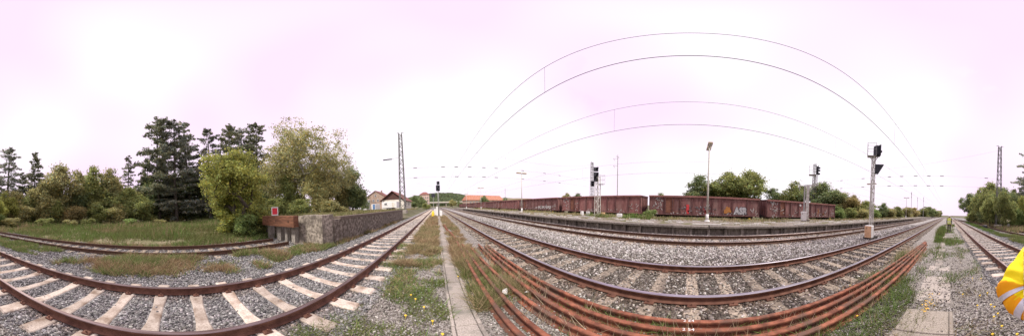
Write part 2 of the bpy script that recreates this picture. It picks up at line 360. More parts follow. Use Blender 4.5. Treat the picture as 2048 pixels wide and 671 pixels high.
# instanced ballast stones: points carry size, turn and tone; a small node group puts a rough stone on each
def stone_group():
    ng = bpy.data.node_groups.new('stones', 'GeometryNodeTree')
    ng.interface.new_socket('Geometry', in_out='INPUT', socket_type='NodeSocketGeometry')
    ng.interface.new_socket('Geometry', in_out='OUTPUT', socket_type='NodeSocketGeometry')
    i = N(ng, 'NodeGroupInput'); o = N(ng, 'NodeGroupOutput')
    join = N(ng, 'GeometryNodeJoinGeometry')
    for k in range(4):
        ic = N(ng, 'GeometryNodeMeshIcoSphere'); ic.inputs['Radius'].default_value = 1.0; ic.inputs['Subdivisions'].default_value = 1 if k < 3 else 2
        rv = N(ng, 'FunctionNodeRandomValue', data_type='FLOAT_VECTOR')
        j = 0.38 if k < 3 else 0.2
        rv.inputs[0].default_value = (-j, -j, -j); rv.inputs[1].default_value = (j, j, j); rv.inputs['Seed'].default_value = k * 7 + 1
        sp = N(ng, 'GeometryNodeSetPosition'); ng.links.new(ic.outputs[0], sp.inputs[0]); ng.links.new(rv.outputs[0], sp.inputs['Offset'])
        sm = N(ng, 'GeometryNodeSetMaterial'); sm.inputs['Material'].default_value = MT['stone']; ng.links.new(sp.outputs[0], sm.inputs[0])
        gi = N(ng, 'GeometryNodeGeometryToInstance'); ng.links.new(sm.outputs[0], gi.inputs[0]); ng.links.new(gi.outputs[0], join.inputs[0])
    ip = N(ng, 'GeometryNodeInstanceOnPoints'); ip.inputs['Pick Instance'].default_value = True
    ng.links.new(i.outputs[0], ip.inputs['Points']); ng.links.new(join.outputs[0], ip.inputs['Instance'])
    ri = N(ng, 'FunctionNodeRandomValue', data_type='INT'); ri.inputs[4].default_value = 0; ri.inputs[5].default_value = 3
    ng.links.new(ri.outputs[2], ip.inputs['Instance Index'])
    for nm, sock in (('rot', 'Rotation'), ('scl', 'Scale')):
        a = N(ng, 'GeometryNodeInputNamedAttribute', data_type='FLOAT_VECTOR'); a.inputs[0].default_value = nm
        ng.links.new(a.outputs[0], ip.inputs[sock])
    ng.links.new(ip.outputs[0], o.inputs[0])
    return ng
STONES = stone_group()
def stones(name, P, size, cols):
    me = bpy.data.meshes.new(name); n = len(P)
    me.vertices.add(n); me.vertices.foreach_set('co', P.astype(np.float32).ravel())
    a = me.attributes.new('rot', 'FLOAT_VECTOR', 'POINT'); a.data.foreach_set('vector', rng.uniform(0, 6.28, (n, 3)).astype(np.float32).ravel())
    sz = size[:, None] * rng.uniform(0.65, 1.25, (n, 3))
    a = me.attributes.new('scl', 'FLOAT_VECTOR', 'POINT'); a.data.foreach_set('vector', sz.astype(np.float32).ravel())
    a = me.attributes.new('col', 'FLOAT_COLOR', 'POINT'); a.data.foreach_set('color', np.hstack([cols, np.ones((n, 1))]).astype(np.float32).ravel())
    me.update()
    o = put(name, me); md = o.modifiers.new('stones', 'NODES'); md.node_group = STONES
    return kind(o, 'stuff')
def pick(cols, n):
    th = np.array([c[0] for c in cols]); cc = np.array([c[1] for c in cols])
    u = rng.uniform(0, 1, n); k = np.searchsorted(th, u, side='right') - 1
    return cc[k] * rng.uniform(0.8, 1.2, (n, 1)) * (1 + rng.normal(0, 0.02, (n, 3)))
def scatter(x0, x1, y0, y1, n, r0=2.2):
    """points whose density falls with the distance from the camera"""
    out = []; got = 0
    while got < n:
        x = rng.uniform(x0, x1, n); y = rng.uniform(y0, y1, n)
        d2 = x * x + y * y
        k = rng.uniform(0, 1, n) < np.minimum(1, r0 * r0 / d2)
        out.append(np.stack([x[k], y[k]], 1)); got += k.sum()
    return np.vstack(out)[:n]
def bed_stones(name, x0, x1, y0, y1, n, z, cols, smin, smax, r0, off=()):
    p = scatter(x0, x1, y0, y1, n, r0)
    for xc, pitch, y_, hl, hw, keep in off:      # few stones lie on the sleepers
        on = (np.abs(p[:, 0] - xc) < hl) & (np.abs((p[:, 1] - y_ + pitch / 2) % pitch - pitch / 2) < hw) & (rng.uniform(0, 1, n) > keep)
        p = p[~on]; n = len(p)
    d = np.hypot(p[:, 0], p[:, 1])
    s = rng.uniform(smin, smax, n) * (1 + 0.02 * np.clip(d - 4, 0, 20))
    P = np.column_stack([p, z + rng.normal(0, 0.01, n)])
    c = pick(cols, n)
    for xr in (-3.27, -1.77, 2.53, 4.03, -8.25, -6.75, 7.0, 8.5):      # brake dust and rust along the rails
        a = np.clip(1 - np.abs(p[:, 0] - xr) / 0.38, 0, 1)[:, None] * rng.uniform(0.2, 1, (n, 1)); c = c * (1 - a * np.array([0.12, 0.36, 0.5]))
    stones(name, P, s, c)
bed_stones('ballast_stones', -4.6, -1.05, -22, 24, 56000, -0.03, GREY, 0.015, 0.03, 3.0, ((-2.52, 0.66, -0.42, 1.32, 0.145, 0.01),))
bed_stones('ballast_stones', 1.95, 5.2, -22, 24, 44000, -0.03, BROWN, 0.017, 0.035, 3.4, ((3.28, 0.66, -0.02, 1.28, 0.12, 0.6),))
bed_stones('ballast_stones', 4.6, 9.6, -26, 30, 24000, -0.025, LIGHT, 0.025, 0.045, 6.0)
bed_stones('ballast_stones', -9.4, -4.4, -26, 6, 17000, -0.045, GREY, 0.02, 0.04, 5.5, ((-7.5, 0.66, 0.1, 1.25, 0.12, 0.3),))
bed_stones('gravel_stones', -1.4, 2.0, -10, 10, 36000, -0.026, FINE, 0.008, 0.018, 2.0, ((0.25, 100.0, -4.0, 0.36, 1.4, 0.8), (0.25, 100.0, -1.2, 0.4, 1.4, 0.2), (0.31, 100.0, 6.0, 0.2, 5.6, 0.1)))

# ------------------------------------------------------------------ tracks
RAILP = [(-0.0625, 0), (0.0625, 0), (0.0625, 0.012), (0.012, 0.028), (0.009, 0.045), (0.009, 0.105), (0.034, 0.118), (0.036, 0.148), (0.028, 0.158),
         (-0.028, 0.158), (-0.036, 0.148), (-0.034, 0.118), (-0.009, 0.105), (-0.009, 0.045), (-0.012, 0.028), (-0.0625, 0.012)]
def sweep_rail(mb, pts, z, sc_=1.0, top=1):
    """rail profile along a polyline in plan"""
    n = len(RAILP); P = []
    for k, p in enumerate(pts):
        a = Vector(pts[max(k - 1, 0)][:2]); b = Vector(pts[min(k + 1, len(pts) - 1)][:2])
        d = (b - a).normalized(); nx, ny = d.y, -d.x
        zz = p[2] if len(p) > 2 else z
        for (u, h) in RAILP: P.append((p[0] + nx * u * sc_, p[1] + ny * u * sc_, zz + h * sc_))
    o = len(mb.v); mb.v.extend(P)
    for k in range(len(pts) - 1):
        for i in range(n):
            j = (i + 1) % n
            mb.f.append([o + k * n + i, o + k * n + j, o + (k + 1) * n + j, o + (k + 1) * n + i])
            mb.m.append(top if i in (8, 7, 9) else 0)
    mb.f.append([o + i for i in range(n)]); mb.m.append(0)
    mb.f.append([o + (len(pts) - 1) * n + i for i in range(n - 1, -1, -1)]); mb.m.append(0)
def curve_pts(fn, y0, y1, step=2.0):
    k = int(abs(y1 - y0) / step); return [(fn(y0 + (y1 - y0) * i / k), y0 + (y1 - y0) * i / k) for i in range(k + 1)]
def concrete_sleeper_mesh():
    mb = MB(); prof = []
    xs = [-1.3, -1.27, -0.9, -0.6, -0.3, 0.3, 0.6, 0.9, 1.27, 1.3]
    tops = [-0.02, 0.005, 0.012, 0.012, -0.012, -0.012, 0.012, 0.012, 0.005, -0.02]
    wid = [0.115, 0.125, 0.125, 0.12, 0.095, 0.095, 0.12, 0.125, 0.125, 0.115]
    P = []
    for x, t, w in zip(xs, tops, wid):
        P += [(x, -w - 0.03, -0.2), (x, -w, t - 0.012), (x, -w + 0.02, t), (x, w - 0.02, t), (x, w, t - 0.012), (x, w + 0.03, -0.2)]
    F = []
    for k in range(len(xs) - 1):
        for i in range(5): F.append((k * 6 + i, (k + 1) * 6 + i, (k + 1) * 6 + i + 1, k * 6 + i + 1))
    F += [(0, 1, 2, 3, 4, 5), tuple(reversed(range((len(xs) - 1) * 6, len(xs) * 6)))]
    mb.add(P, F); return mb
def fastening(mb_dx, big=False):
    mb = MB()
    for s in (0,):
        for t in (-1, 1):
            x = s * 0.752 + t * 0.1
            mb.bbox((x * 0.88, 0, 0.03), (0.1, 0.11 if not big else 0.15, 0.036), 0.012)
            mb.tube((x + t * 0.012, 0, 0.045), (x + t * 0.012, 0, 0.085), 0.014, 0.012, 6)
        mb.box((s * 0.752, 0, 0.0165), (0.15, 0.15 if not big else 0.19, 0.007))
    return mb
def mesh_of(mb, name, m):
    o = mb.build(name, m); me = o.data; bpy.data.objects.remove(o); return me
ME_sl = mesh_of(concrete_sleeper_mesh(), 'sleeper', 'concrete_sleeper')
mbw = MB().bbox((0, 0, -0.09), (2.55, 0.25, 0.19), 0.012); ME_sw = mesh_of(mbw, 'sleeper', 'old_sleeper')
ME_fa = mesh_of(fastening(0), 'rail_fastening', 'rail')
ME_fb = mesh_of(fastening(0, True), 'rail_fastening', 'rail')
def track(label, fn, y0, y1, sleeper, pitch, yoff, rails, ys0, ys1, fast=14, zs=0.0, zr=0.022, zoff=0.0, fme=ME_fa):
    t = thing('railway_track', label, 'railway track', (0, 0, zoff))
    for s in (-1, 1):
        mb = MB(); sweep_rail(mb, curve_pts(lambda y: fn(y) + s * 0.7525, y0, y1, 3.0), zr)
        mb.build('rail', rails, t)
    k0 = math.ceil((ys0 - yoff) / pitch); k1 = math.floor((ys1 - yoff) / pitch)
    for k in range(k0, k1 + 1):
        y = yoff + k * pitch + random.uniform(-0.015, 0.015); x = fn(y)
        a = math.atan((fn(y + 0.5) - fn(y - 0.5)))
        o = put('sleeper', sleeper, t, (x + random.uniform(-0.02, 0.02), y, zs + random.uniform(-0.006, 0.003)))
        o.rotation_euler = (random.uniform(-0.004, 0.004), 0, -a + random.uniform(-0.01, 0.01))
        if abs(y) < fast:
            for s in (-1, 1): put('rail_fastening', fme, o, (s * 0.7525, 0, 0))
    return t
track('railway track on bright concrete sleepers, nearest on the left beside the loading ramp', lambda y: -2.52, -140, 220, ME_sl, 0.66, -0.42, ['rail', 'head'], -70, 90)
track('brown railway track on half buried old sleepers, next to the spare rails', lambda y: 3.28, -140, 220, ME_sw, 0.66, -0.02, ['rail', 'head_shiny'], -60, 70, 14, -0.008, 0.022, 0, ME_fb)
track('railway track running along the foot of the low platform wall', lambda y: 7.75, -140, 220, ME_sw, 0.66, 0.1, ['rail_dark', 'head'], -50, 60, 0, -0.003)
def siding(y):
    if y > -4: return -7.5
    t = min(1.0, (-4 - y) / 62.0); return -7.5 + 4.2 * (t ** 1.35)
track('old siding track ending at the rusty buffer beam under the yellowish tree', siding, -75, 5.2, ME_sw, 0.66, 0.1, ['rail_dark', 'rail_dark'], -60, 5, 0, -0.03, 0.0)
track('sunken yard track under the row of brown wagons', lambda y: 19.95, -140, 220, ME_sw, 0.66, 0, ['rail_dark', 'head_shiny'], -30, 40, 0, 0, 0.022, -0.4)

# ------------------------------------------------------------------ cable trough, slabs
tr = kind(bpy.data.objects.new('cable_trough', None), 'structure'); col.objects.link(tr)
for xc, wd in ((0.148, 0.045), (0.482, 0.055)):
    y = 0.9
    while y < 32:
        l = 1.0
        MB().bbox((xc + random.uniform(-0.004, 0.004), y + l / 2, -0.06), (wd, l - 0.008, 0.12 + random.uniform(0, 0.008)), 0.006).build('kerb', 'concrete', tr)
        y += l
ME_lid = []
for k in range(3): ME_lid.append(mesh_of(MB().bbox((0, 0, -0.03), (0.262, 0.492, 0.056), 0.006), 'lid', 'concrete'))
y = 1.15
while y < 31:
    o = put('lid', random.choice(ME_lid), tr, (0.313 + random.uniform(-0.005, 0.005), y, random.uniform(-0.006, 0.004)))
    o.rotation_euler = (random.uniform(-0.012, 0.012), random.uniform(-0.012, 0.012), random.uniform(-0.01, 0.01)); y += 0.5
y = -3.2
while y > -40:
    if y > -5.5:
        if random.random() < 0.8:
            o = MB().bbox((0.24, y, -0.058 + random.uniform(-0.006, 0.006)), (0.66, 0.485, 0.06), 0.01).build('lid', 'concrete', tr)
    else:
        o = put('lid', random.choice(ME_lid), tr, (0.28 + random.uniform(-0.015, 0.015), y, -0.016 + random.uniform(-0.008, 0.004)))
        o.rotation_euler = (random.uniform(-0.02, 0.02), random.uniform(-0.02, 0.02), random.uniform(-0.03, 0.03))
    y -= 0.5
sl = kind(bpy.data.objects.new('paved_strip', None), 'structure'); col.objects.link(sl)
for y in (-2.27, -1.6, -0.9, -0.2, 0.5):
    MB().bbox((0.28, y, -0.055), (0.66, 0.66, 0.11), 0.012).build('slab', 'slab', sl)
    MB().bbox((-0.085, y, -0.055), (0.055, 0.66, 0.115), 0.01).build('kerb', 'slab', sl)
# yellow spray mark on the gravel
mb = MB()
for k in range(46):
    t = random.random(); yy = -2.5 - 0.8 * t; xx = 0.34 - 0.1 * t + random.gauss(0, 0.02 + 0.06 * t)
    s = random.uniform(0.008, 0.024); a = random.uniform(0, 3.1)
    dx, dy = s * math.cos(a), s * math.sin(a); zz = 0.002 + random.uniform(0, 0.006)
    mb.add([(xx - dx, yy - dy, zz), (xx + dy * 0.6, yy - dx * 0.6, zz + 0.003), (xx + dx, yy + dy, zz), (xx - dy * 0.6, yy + dx * 0.6, zz + 0.003)], [(0, 1, 2, 3)])
tag(mb.build('paint_mark', 'paint_mark'), 'yellow spray paint mark on the gravel behind the concrete slab', 'paint mark')

# ------------------------------------------------------------------ spare rails lying beside the track
G = 'rusty spare rails lying beside the track'
SP = [('long rusty spare rail lying closest to the running track', [(1.95, 6.2), (1.93, 5.5), (1.9, 3.2), (1.885, 0), (1.82, -1.5), (1.6, -5.4), (1.34, -9.7)], 'a'),
      ('rusty spare rail, second in the bundle beside the running track', [(1.80, 6.0), (1.76, 4.6), (1.69, 1.9), (1.69, 0), (1.6, -2.2), (1.48, -4.6), (1.27, -9.5)], 'b'),
      ('rusty spare rail, third in the bundle beside the running track', [(1.66, 6.4), (1.57, 4.0), (1.5, 1.9), (1.48, 0), (1.42, -2.1), (1.33, -5), (1.2, -9.3)], 'c'),
      ('rusty spare rail lying alone between the bundle and the inner pair', [(1.25, 5.9), (1.27, 3), (1.29, 0.8), (1.29, -1), (1.15, -4.3), (1.1, -8.3)], None),
      ('rusty spare rail, outer of the short pair near the cable trough', [(1.02, 6.6), (1.0, 2.5), (0.96, 1.2), (0.94, -1.2)], None),
      ('rusty spare rail lying nearest the cable trough', [(0.87, 7.2), (0.78, 2.5), (0.76, 1.5), (0.75, -1.3)], None),
      ('short rusty rail piece half hidden in weeds further along', [(0.9, 8.1), (0.72, 11), (0.6, 14)], None)]
def text_mesh(body, size, name, m, extrude=0.001, offset=0.0):
    cu = bpy.data.curves.new(name, 'FONT'); cu.body = body; cu.size = size; cu.extrude = extrude; cu.offset = offset
    cu.align_x = 'CENTER'; cu.align_y = 'CENTER'; cu.resolution_u = 2
    o = bpy.data.objects.new(name, cu); col.objects.link(o)
    dg = bpy.context.evaluated_depsgraph_get(); me = bpy.data.meshes.new_from_object(o.evaluated_get(dg))
    bpy.data.objects.remove(o); me.materials.clear(); me.materials.append(MT[m]); return me
for lab, pts, mk in SP:
    fine = []
    for i in range(len(pts) - 1):
        for k in range(4):
            f = k / 4; fine.append((pts[i][0] * (1 - f) + pts[i + 1][0] * f, pts[i][1] * (1 - f) + pts[i + 1][1] * f))
    fine.append(pts[-1])
    mb = MB(); sweep_rail(mb, fine, -0.025, 1.0, 0)
    o = tag(mb.build('spare_rail', 'spare'), lab, 'rail', G)
    if mk:
        x = {'a': 1.885, 'b': 1.69, 'c': 1.48}[mk]
        tm = put('chalk_mark', text_mesh({'a': '2 E4', 'b': '2 54', 'c': '2 54'}[mk], 0.075, 'chalk_mark', 'chalk'), o, (x, 0.0, 0.1345)); tm['kind'] = 'stuff'
        tm.rotation_euler = (0, 0, R(-90))

# ------------------------------------------------------------------ loading ramp with buffer stop
rp = thing('loading_ramp', 'old concrete loading ramp with grassy top beside the left track', 'ramp', (0, 0, 0))
def rough_wall(name, m, x0, x1, y0, y1, z0, z1, amp=0.03, parent=rp, n=14):
    """box whose faces are subdivided and jittered so that the edges are worn"""
    bm = bmesh.new(); bmesh.ops.create_cube(bm, size=1.0)
    for v in bm.verts: v.co = Vector(((x0 + x1) / 2 + v.co.x * (x1 - x0), (y0 + y1) / 2 + v.co.y * (y1 - y0), (z0 + z1) / 2 + v.co.z * (z1 - z0)))
    for _ in range(4):
        es = [e for e in bm.edges if e.calc_length() > 0.45]
        if es: bmesh.ops.subdivide_edges(bm, edges=es, cuts=1, use_grid_fill=True)
    for v in bm.verts:
        nx = float(fbm(v.co.y + v.co.x, v.co.z * 1.7, 1.9, 21)) - 0.5; ny = float(fbm(v.co.x - v.co.y, v.co.z * 1.3, 2.3, 22)) - 0.5
        v.co += Vector((nx, ny, (nx - ny) * 0.6)) * amp * 2
    me = bpy.data.meshes.new(name); bm.to_mesh(me); bm.free(); me.materials.append(MT[m]); return put(name, me, parent)
rough_wall('end_block', 'wall_end', -6.75, -5.06, 5.95, 6.9, -0.4, 1.5, 0.05)
rough_wall('side_wall', 'wall', -5.75, -5.0, 6.85, 10.2, -0.4, 1.22, 0.03)
rough_wall('side_wall', 'wall', -5.75, -5.02, 10.22, 16.9, -0.4, 1.2, 0.03)
rough_wall('side_wall', 'wall', -5.75, -5.0, 16.92, 23.6, -0.4, 1.19, 0.03)
rough_wall('end_wall', 'wall_end', -13.2, -6.77, 6.35, 7.0, -0.4, 1.32, 0.04)
y = 7.4
while y < 23.4:
    l = min(2.6, 23.6 - y)
    MB().bbox((-5.22, y + l / 2, 1.27), (0.5, l - 0.02, 0.17), 0.015).build('coping', 'coping', rp)
    y += 2.6
sheet_o = sheet('earth_fill', -13.2, -5.46, 6.6, 24.5, 1.27, 'turf', 24, 40, 0.14, 0.7, 13, lambda X, Y: 0.12 * np.exp(-((Y - 6.6) / 1.2) ** 2) - 0.1 * (X > -5.7)); del sheet_o['kind']; sheet_o.parent = rp
by = thing('buffer_stop', 'rusty timber buffer beam on concrete posts at the end of the siding', 'buffer stop', (0, 0, 0))
MB().bbox((-8.1, 5.5, 1.2), (3.3, 0.34, 0.6), 0.02).build('beam', 'beam', by)
for x, w_ in ((-9.5, 0.3), (-8.35, 0.42), (-6.95, 0.3), (-7.6, 0.22)):
    MB().bbox((x, 5.86, 0.42), (w_, 0.36, 1.62 if abs(x + 6.95) > 0.1 else 1.7), 0.02).build('post', 'post', by)
for x in (-9.3, -8.1, -6.9):
    MB().tube((x, 5.31, 1.2), (x, 5.34, 1.2), 0.045, 0.045, 8).build('bolt', 'rail_dark', by)
sg = thing('stop_board', 'red stop board in a white frame standing on the buffer beam', 'sign', (-8.6, 5.62, 1.52), R(42))
fr = MB()
for c, d in (((0, 0, 0.5), (0.42, 0.03, 0.06)), ((0, 0, 0.03), (0.42, 0.03, 0.06)), ((0.19, 0, 0.265), (0.05, 0.03, 0.41)), ((-0.19, 0, 0.265), (0.05, 0.03, 0.41))): fr.box(c, d)
fr.build('frame', 'white', sg)
MB().box((-0.0, 0.0, 0.265), (0.33, 0.018, 0.41)).build('plate', 'red', sg)
for s in (-0.12, 0.12): MB().tube((s, 0.03, -0.3), (s, 0.03, 0.3), 0.016).build('stake', 'galv', sg)

# raised yard beyond the ramp
def plate_z(X, Y):
    ex = np.clip((-6.0 - X) / 2.0, 0, 1); ey = np.clip((Y - 22.0) / 2.5, 0, 1); return 1.25 * np.minimum(ex, ey) - 0.2
sheet('raised_yard', -75, -4.6, 21.5, 140, 0.0, 'earth', 90, 90, 0.12, 0.4, 14, plate_z)

# ------------------------------------------------------------------ platform
pl = thing('platform', 'long low platform with concrete coping and weedy surface in front of the wagons', 'platform', (0, 0, 0))
PX0 = 9.75; PZ = 0.55
def plat_piece(name, mb, m, y):
    return put(name, mb, pl, (0, y, 0))
ME_cop = [mesh_of(MB().bbox((PX0 + 0.2 + 0.012 * k, 0, PZ - 0.06), (0.62, 1.05, 0.12), 0.018), 'coping_slab', 'plat_cope') for k in range(2)]
ME_pp = mesh_of(MB().bbox((PX0 + 0.16, 0, 0.15), (0.2, 0.16, 0.58), 0.01), 'post', 'plat_wall')
ME_pw = mesh_of(MB().bbox((PX0 + 0.3, 0.535, 0.12), (0.12, 0.9, 0.62), 0.01), 'wall_panel', 'plat_wall')
k = 0; y = -62.0
while y < 80:
    big = -45 < y < 60
    if big:
        o = plat_piece('coping_slab', random.choice(ME_cop), None, y + 0.53); o.location.z = random.uniform(-0.012, 0.008); o.rotation_euler.z = random.uniform(-0.006, 0.006)
        plat_piece('post', ME_pp, None, y); plat_piece('wall_panel', ME_pw, None, y)
    y += 1.07
MB().box((PX0 + 0.3, 75, 0.15), (0.3, 29, 0.78)).build('far_wall', 'plat_wall', pl); MB().box((PX0 + 0.3, -78, 0.15), (0.3, 64, 0.78)).build('far_wall', 'plat_wall', pl)
s_ = sheet('surface', PX0 + 0.5, 16.2, -110, 90, PZ - 0.03, 'plat_top', 20, 240, 0.05, 0.8, 15, lambda X, Y: -0.9 * (X > 16.1)); del s_['kind']; s_.parent = pl
for xx, base_l in ((10.75, 1.3), (12.75, 1.0), (11.6, 0.5)):
    y = -40
    while y < 60:
        l = base_l * random.uniform(0.3, 1.7)
        if random.random() < 0.75:
            MB().box((xx + random.uniform(-0.05, 0.05), y + l / 2, PZ + 0.004), (random.uniform(0.1, 0.2), l, 0.05)).build('edge_line', 'line', pl)
        y += l + random.uniform(0.25, 1.6)

# ------------------------------------------------------------------ lattice helper
def lattice(mb, x, y, z0, z1, w0, w1, leg=0.04, brace=0.016, step=0.8, sides=4, mi=0):
    h = z1 - z0
    def W(z): return (w0 + (w1 - w0) * (z - z0) / h) / 2
    for sx in (-1, 1):
        for sy in (-1, 1):
            mb.tube((x + sx * W(z0), y + sy * W(z0), z0), (x + sx * W(z1), y + sy * W(z1), z1), leg, leg, 5, mi)
    z = z0; f = 0
    while z < z1 - 0.05:
        zz = min(z + step, z1)
        for sx, sy, tx, ty in ((-1, -1, 1, -1), (1, -1, 1, 1), (1, 1, -1, 1), (-1, 1, -1, -1)):
            a = (sx, sy) if f % 2 == 0 else (tx, ty); b = (tx, ty) if f % 2 == 0 else (sx, sy)
            mb.tube((x + a[0] * W(z), y + a[1] * W(z), z), (x + b[0] * W(zz), y + b[1] * W(zz), zz), brace, brace, 4, mi)
        f += 1; z = zz
    return mb

# ------------------------------------------------------------------ overhead line masts and wires
def ohl_mast(label, x, y, h, z0=0.0, w0=0.8, w1=0.36):
    t = thing('lattice_mast', label, 'mast', (x, y, z0), 0, 'tall lattice masts of the overhead line')
    lattice(MB(), 0, 0, 0, h - z0, w0 * 1.1, w1 * 1.2, 0.06, 0.036, 0.75).build('lattice', 'mast', t)
    MB().bbox((0, 0, 0.1), (1.3, 1.3, 0.5), 0.05).build('foundation', 'concrete', t)
    for s in (-1, 1): MB().tube((s * 0.15, 0, h - z0 - 0.1), (s * 0.35, 0, h - z0 + 0.25), 0.04).tube((s * 0.25, 0, h - z0 + 0.08), (s * 0.6, 0, h - z0 + 0.1), 0.04).build('head_fitting', 'mast', t)
    return t
ohl_mast('tall lattice mast rising beside the house with the brown gable', -5.35, 25.5, 14.4, 0.9)
ohl_mast('tall lattice mast behind the wagons near the platform signal', 35.9, 25.5, 13.2, -0.4, 0.8, 0.4)
ohl_mast('lattice mast above the dense bushes at the right edge', -8.1, -25.5, 13.9, 0, 0.8, 0.36)
ohl_mast('lattice mast behind the bracket signal near the last wagon', 29.0, -26.5, 13.1, -0.4, 0.8, 0.4)
def span(name, label, y, xl, xr, zl, zr):
    t = thing(name, label, 'cross wires', (0, 0, 0))
    mb = MB(); n = 14
    xs = [xl + (xr - xl) * i / n for i in range(n + 1)]
    top = [(x, y, zl + (zr - zl) * i / n - 3.4 * (1 - (2 * i / n - 1) ** 2)) for i, x in enumerate(xs)]
    for a, b in zip(top[:-1], top[1:]): mb.tube(a, b, 0.008, 0.008, 4)
    for z in (7.95, 6.35): mb.tube((xl, y, z), (xr, y, z), 0.007, 0.007, 4)
    mb.build('wire', 'wire', t)
    for x in (xl + 2.2, 1.2, 3.28, 5.4, 7.75, 9.9, 15, 19.95, 24):
        if xl < x < xr:
            for z in (6.35, 7.95): MB().tube((x - 0.28, y, z), (x + 0.28, y, z), 0.055, 0.055, 6).build('insulator', 'insul', t)
    return t
span('cross_span', 'cross span wires with insulators over the tracks near the house', 25.5, -5.35, 35.9, 13.6, 12.6)
span('cross_span', 'cross span wires over the tracks behind the standing person', -25.5, -8.1, 29.0, 13.2, 12.4)
span('cross_span', 'distant cross span wires over the tracks beyond the front signal', 76.5, -9, 34, 13, 12.6)
def line(label, x, zc, zm, y0, y1, drops, dz=0.0):
    t = thing('overhead_line', label, 'overhead wire', (0, 0, 0), 0, 'overhead contact lines')
    mb = MB()
    for z, r in ((zc, 0.011), (zm, 0.009)):
        ys = np.arange(y0, y1 + 1, 8.5)
        P = []
        for yy in ys:
            s = ((yy + 25.5) % 51.0) / 51.0; sag = (4 * s * (1 - s))
            P.append((x, yy, z + (0.03 if z == zc else 0.35 * (1 - sag))))
        for a, b in zip(P[:-1], P[1:]): mb.tube(a, b, r, r, 5, 0, False)
    mb.build('wire', 'wire', t)
    for yy in drops: MB().tube((x, yy, zc), (x, yy, zm), 0.005, 0.005, 4).build('dropper', 'wire', t)
line('contact wire pair running above the track beside the spare rails', 3.28, 6.03, 7.6, -76.5, 144.5, [4.15, 17, -9, -20, 30, 43])
line('contact wire pair running above the track along the platform', 7.75, 5.93, 7.48, -76.5, 144.5, [4.1, 17, -9, -20, 30, 43])
line('contact wire pair running above the row of wagons', 19.95, 5.8, 7.3, -76.5, 144.5, [3, 16, -9, -20, 30, 43])
for lab, x, y, h in (('slim pole with small fittings behind the wagon under the signal', 26.9, 13.4, 11.1), ('thin far mast seen above the orange roof', 31.5, 70, 9.5),
                     ('thin distant mast beyond the right platform end', 14.5, -62, 10.5), ('thin distant mast above the far right hedge', 12.5, -80, 10.5), ('slim mast rising behind the bushes left of the person', 17.5, -90, 11.5)):
    t = thing('slim_mast', lab, 'mast', (x, y, -0.4))
    MB().tube((0, 0, 0), (0, 0, h), 0.11, 0.07, 8).build('pole', 'galv', t)
    mb = MB().tube((0.1, 0, h - 2.2), (0.1, 0, h + 0.1), 0.03)
    for z in (h - 0.3, h - 1.7): mb.tube((0.1, 0, z), (0, 0, z), 0.03); mb.tube((0, 0, z), (0, 0.9, z + 0.15), 0.03); mb.tube((0, 0.6, z - 0.3), (0, 0.9, z + 0.15), 0.04)
    mb.tube((0, 0, h), (0, 0, h + 0.5), 0.05); mb.tube((0.0, -0.3, h - 0.1), (0, 0.35, h + 0.25), 0.045)
    mb.build('bracket', 'galv', t)
t = thing('span_lamp', 'flat lamp hanging left of the tall lattice mast', 'lamp', (-7.6, 25.5, 9.75))
mb = MB(); mb.bbox((0, 0, 0.06), (1.5, 0.3, 0.12), 0.05); mb.build('housing', 'dark', t)
MB().tube((0.7, 0, 0.1), (2.05, 0, 0.2), 0.03).build('arm', 'galv', t)

# ------------------------------------------------------------------ platform lamps
def platform_lamp(label, y, x=13.05):
    t = thing('platform_lamp', label, 'lamp post', (x, y, 0.5), 0, 'lamp posts along the platform')
    MB().tube((0, 0, 0), (0, 0, 0.12), 0.24, 0.22, 12).tube((0, 0, 0.12), (0, 0, 0.62), 0.13, 0.12, 12).build('base', 'white', t, True)
    mb = MB(); mb.path([(0, 0, 0.6), (0, 0, 3.0), (0, 0, 6.15)], [0.085, 0.075, 0.055], 10); mb.build('pole', 'pale_mast', t, True)
    MB().tube((-0.75, 0, 6.2), (0.75, 0, 6.2), 0.03).tube((0, 0, 6.1), (0, 0, 6.3), 0.06).build('cross_arm', 'galv', t)
    for s in (-1, 1):
        h = MB().bbox((s * 0.52, 0, 6.3), (0.72, 0.36, 0.17), 0.05).build('lamp_head', 'lamp', t)
        MB().bbox((s * 0.52, 0, 6.205), (0.62, 0.28, 0.03), 0.005).build('diffuser', 'white', h)
platform_lamp('tall pale lamp post standing right in front of the graffiti wagon', -1.2)
platform_lamp('lamp post with two flat heads before the wagon left of the platform signal', 22.6)
platform_lamp('lamp post before the wagons below the orange roof', 46.5)
platform_lamp('farthest lamp post towards the distant hill on the platform', 70)
platform_lamp('thin lamp post seen just behind the signal with beige cabinet', -25.2)
platform_lamp('lamp post on the far platform end near the right hedge', -49)

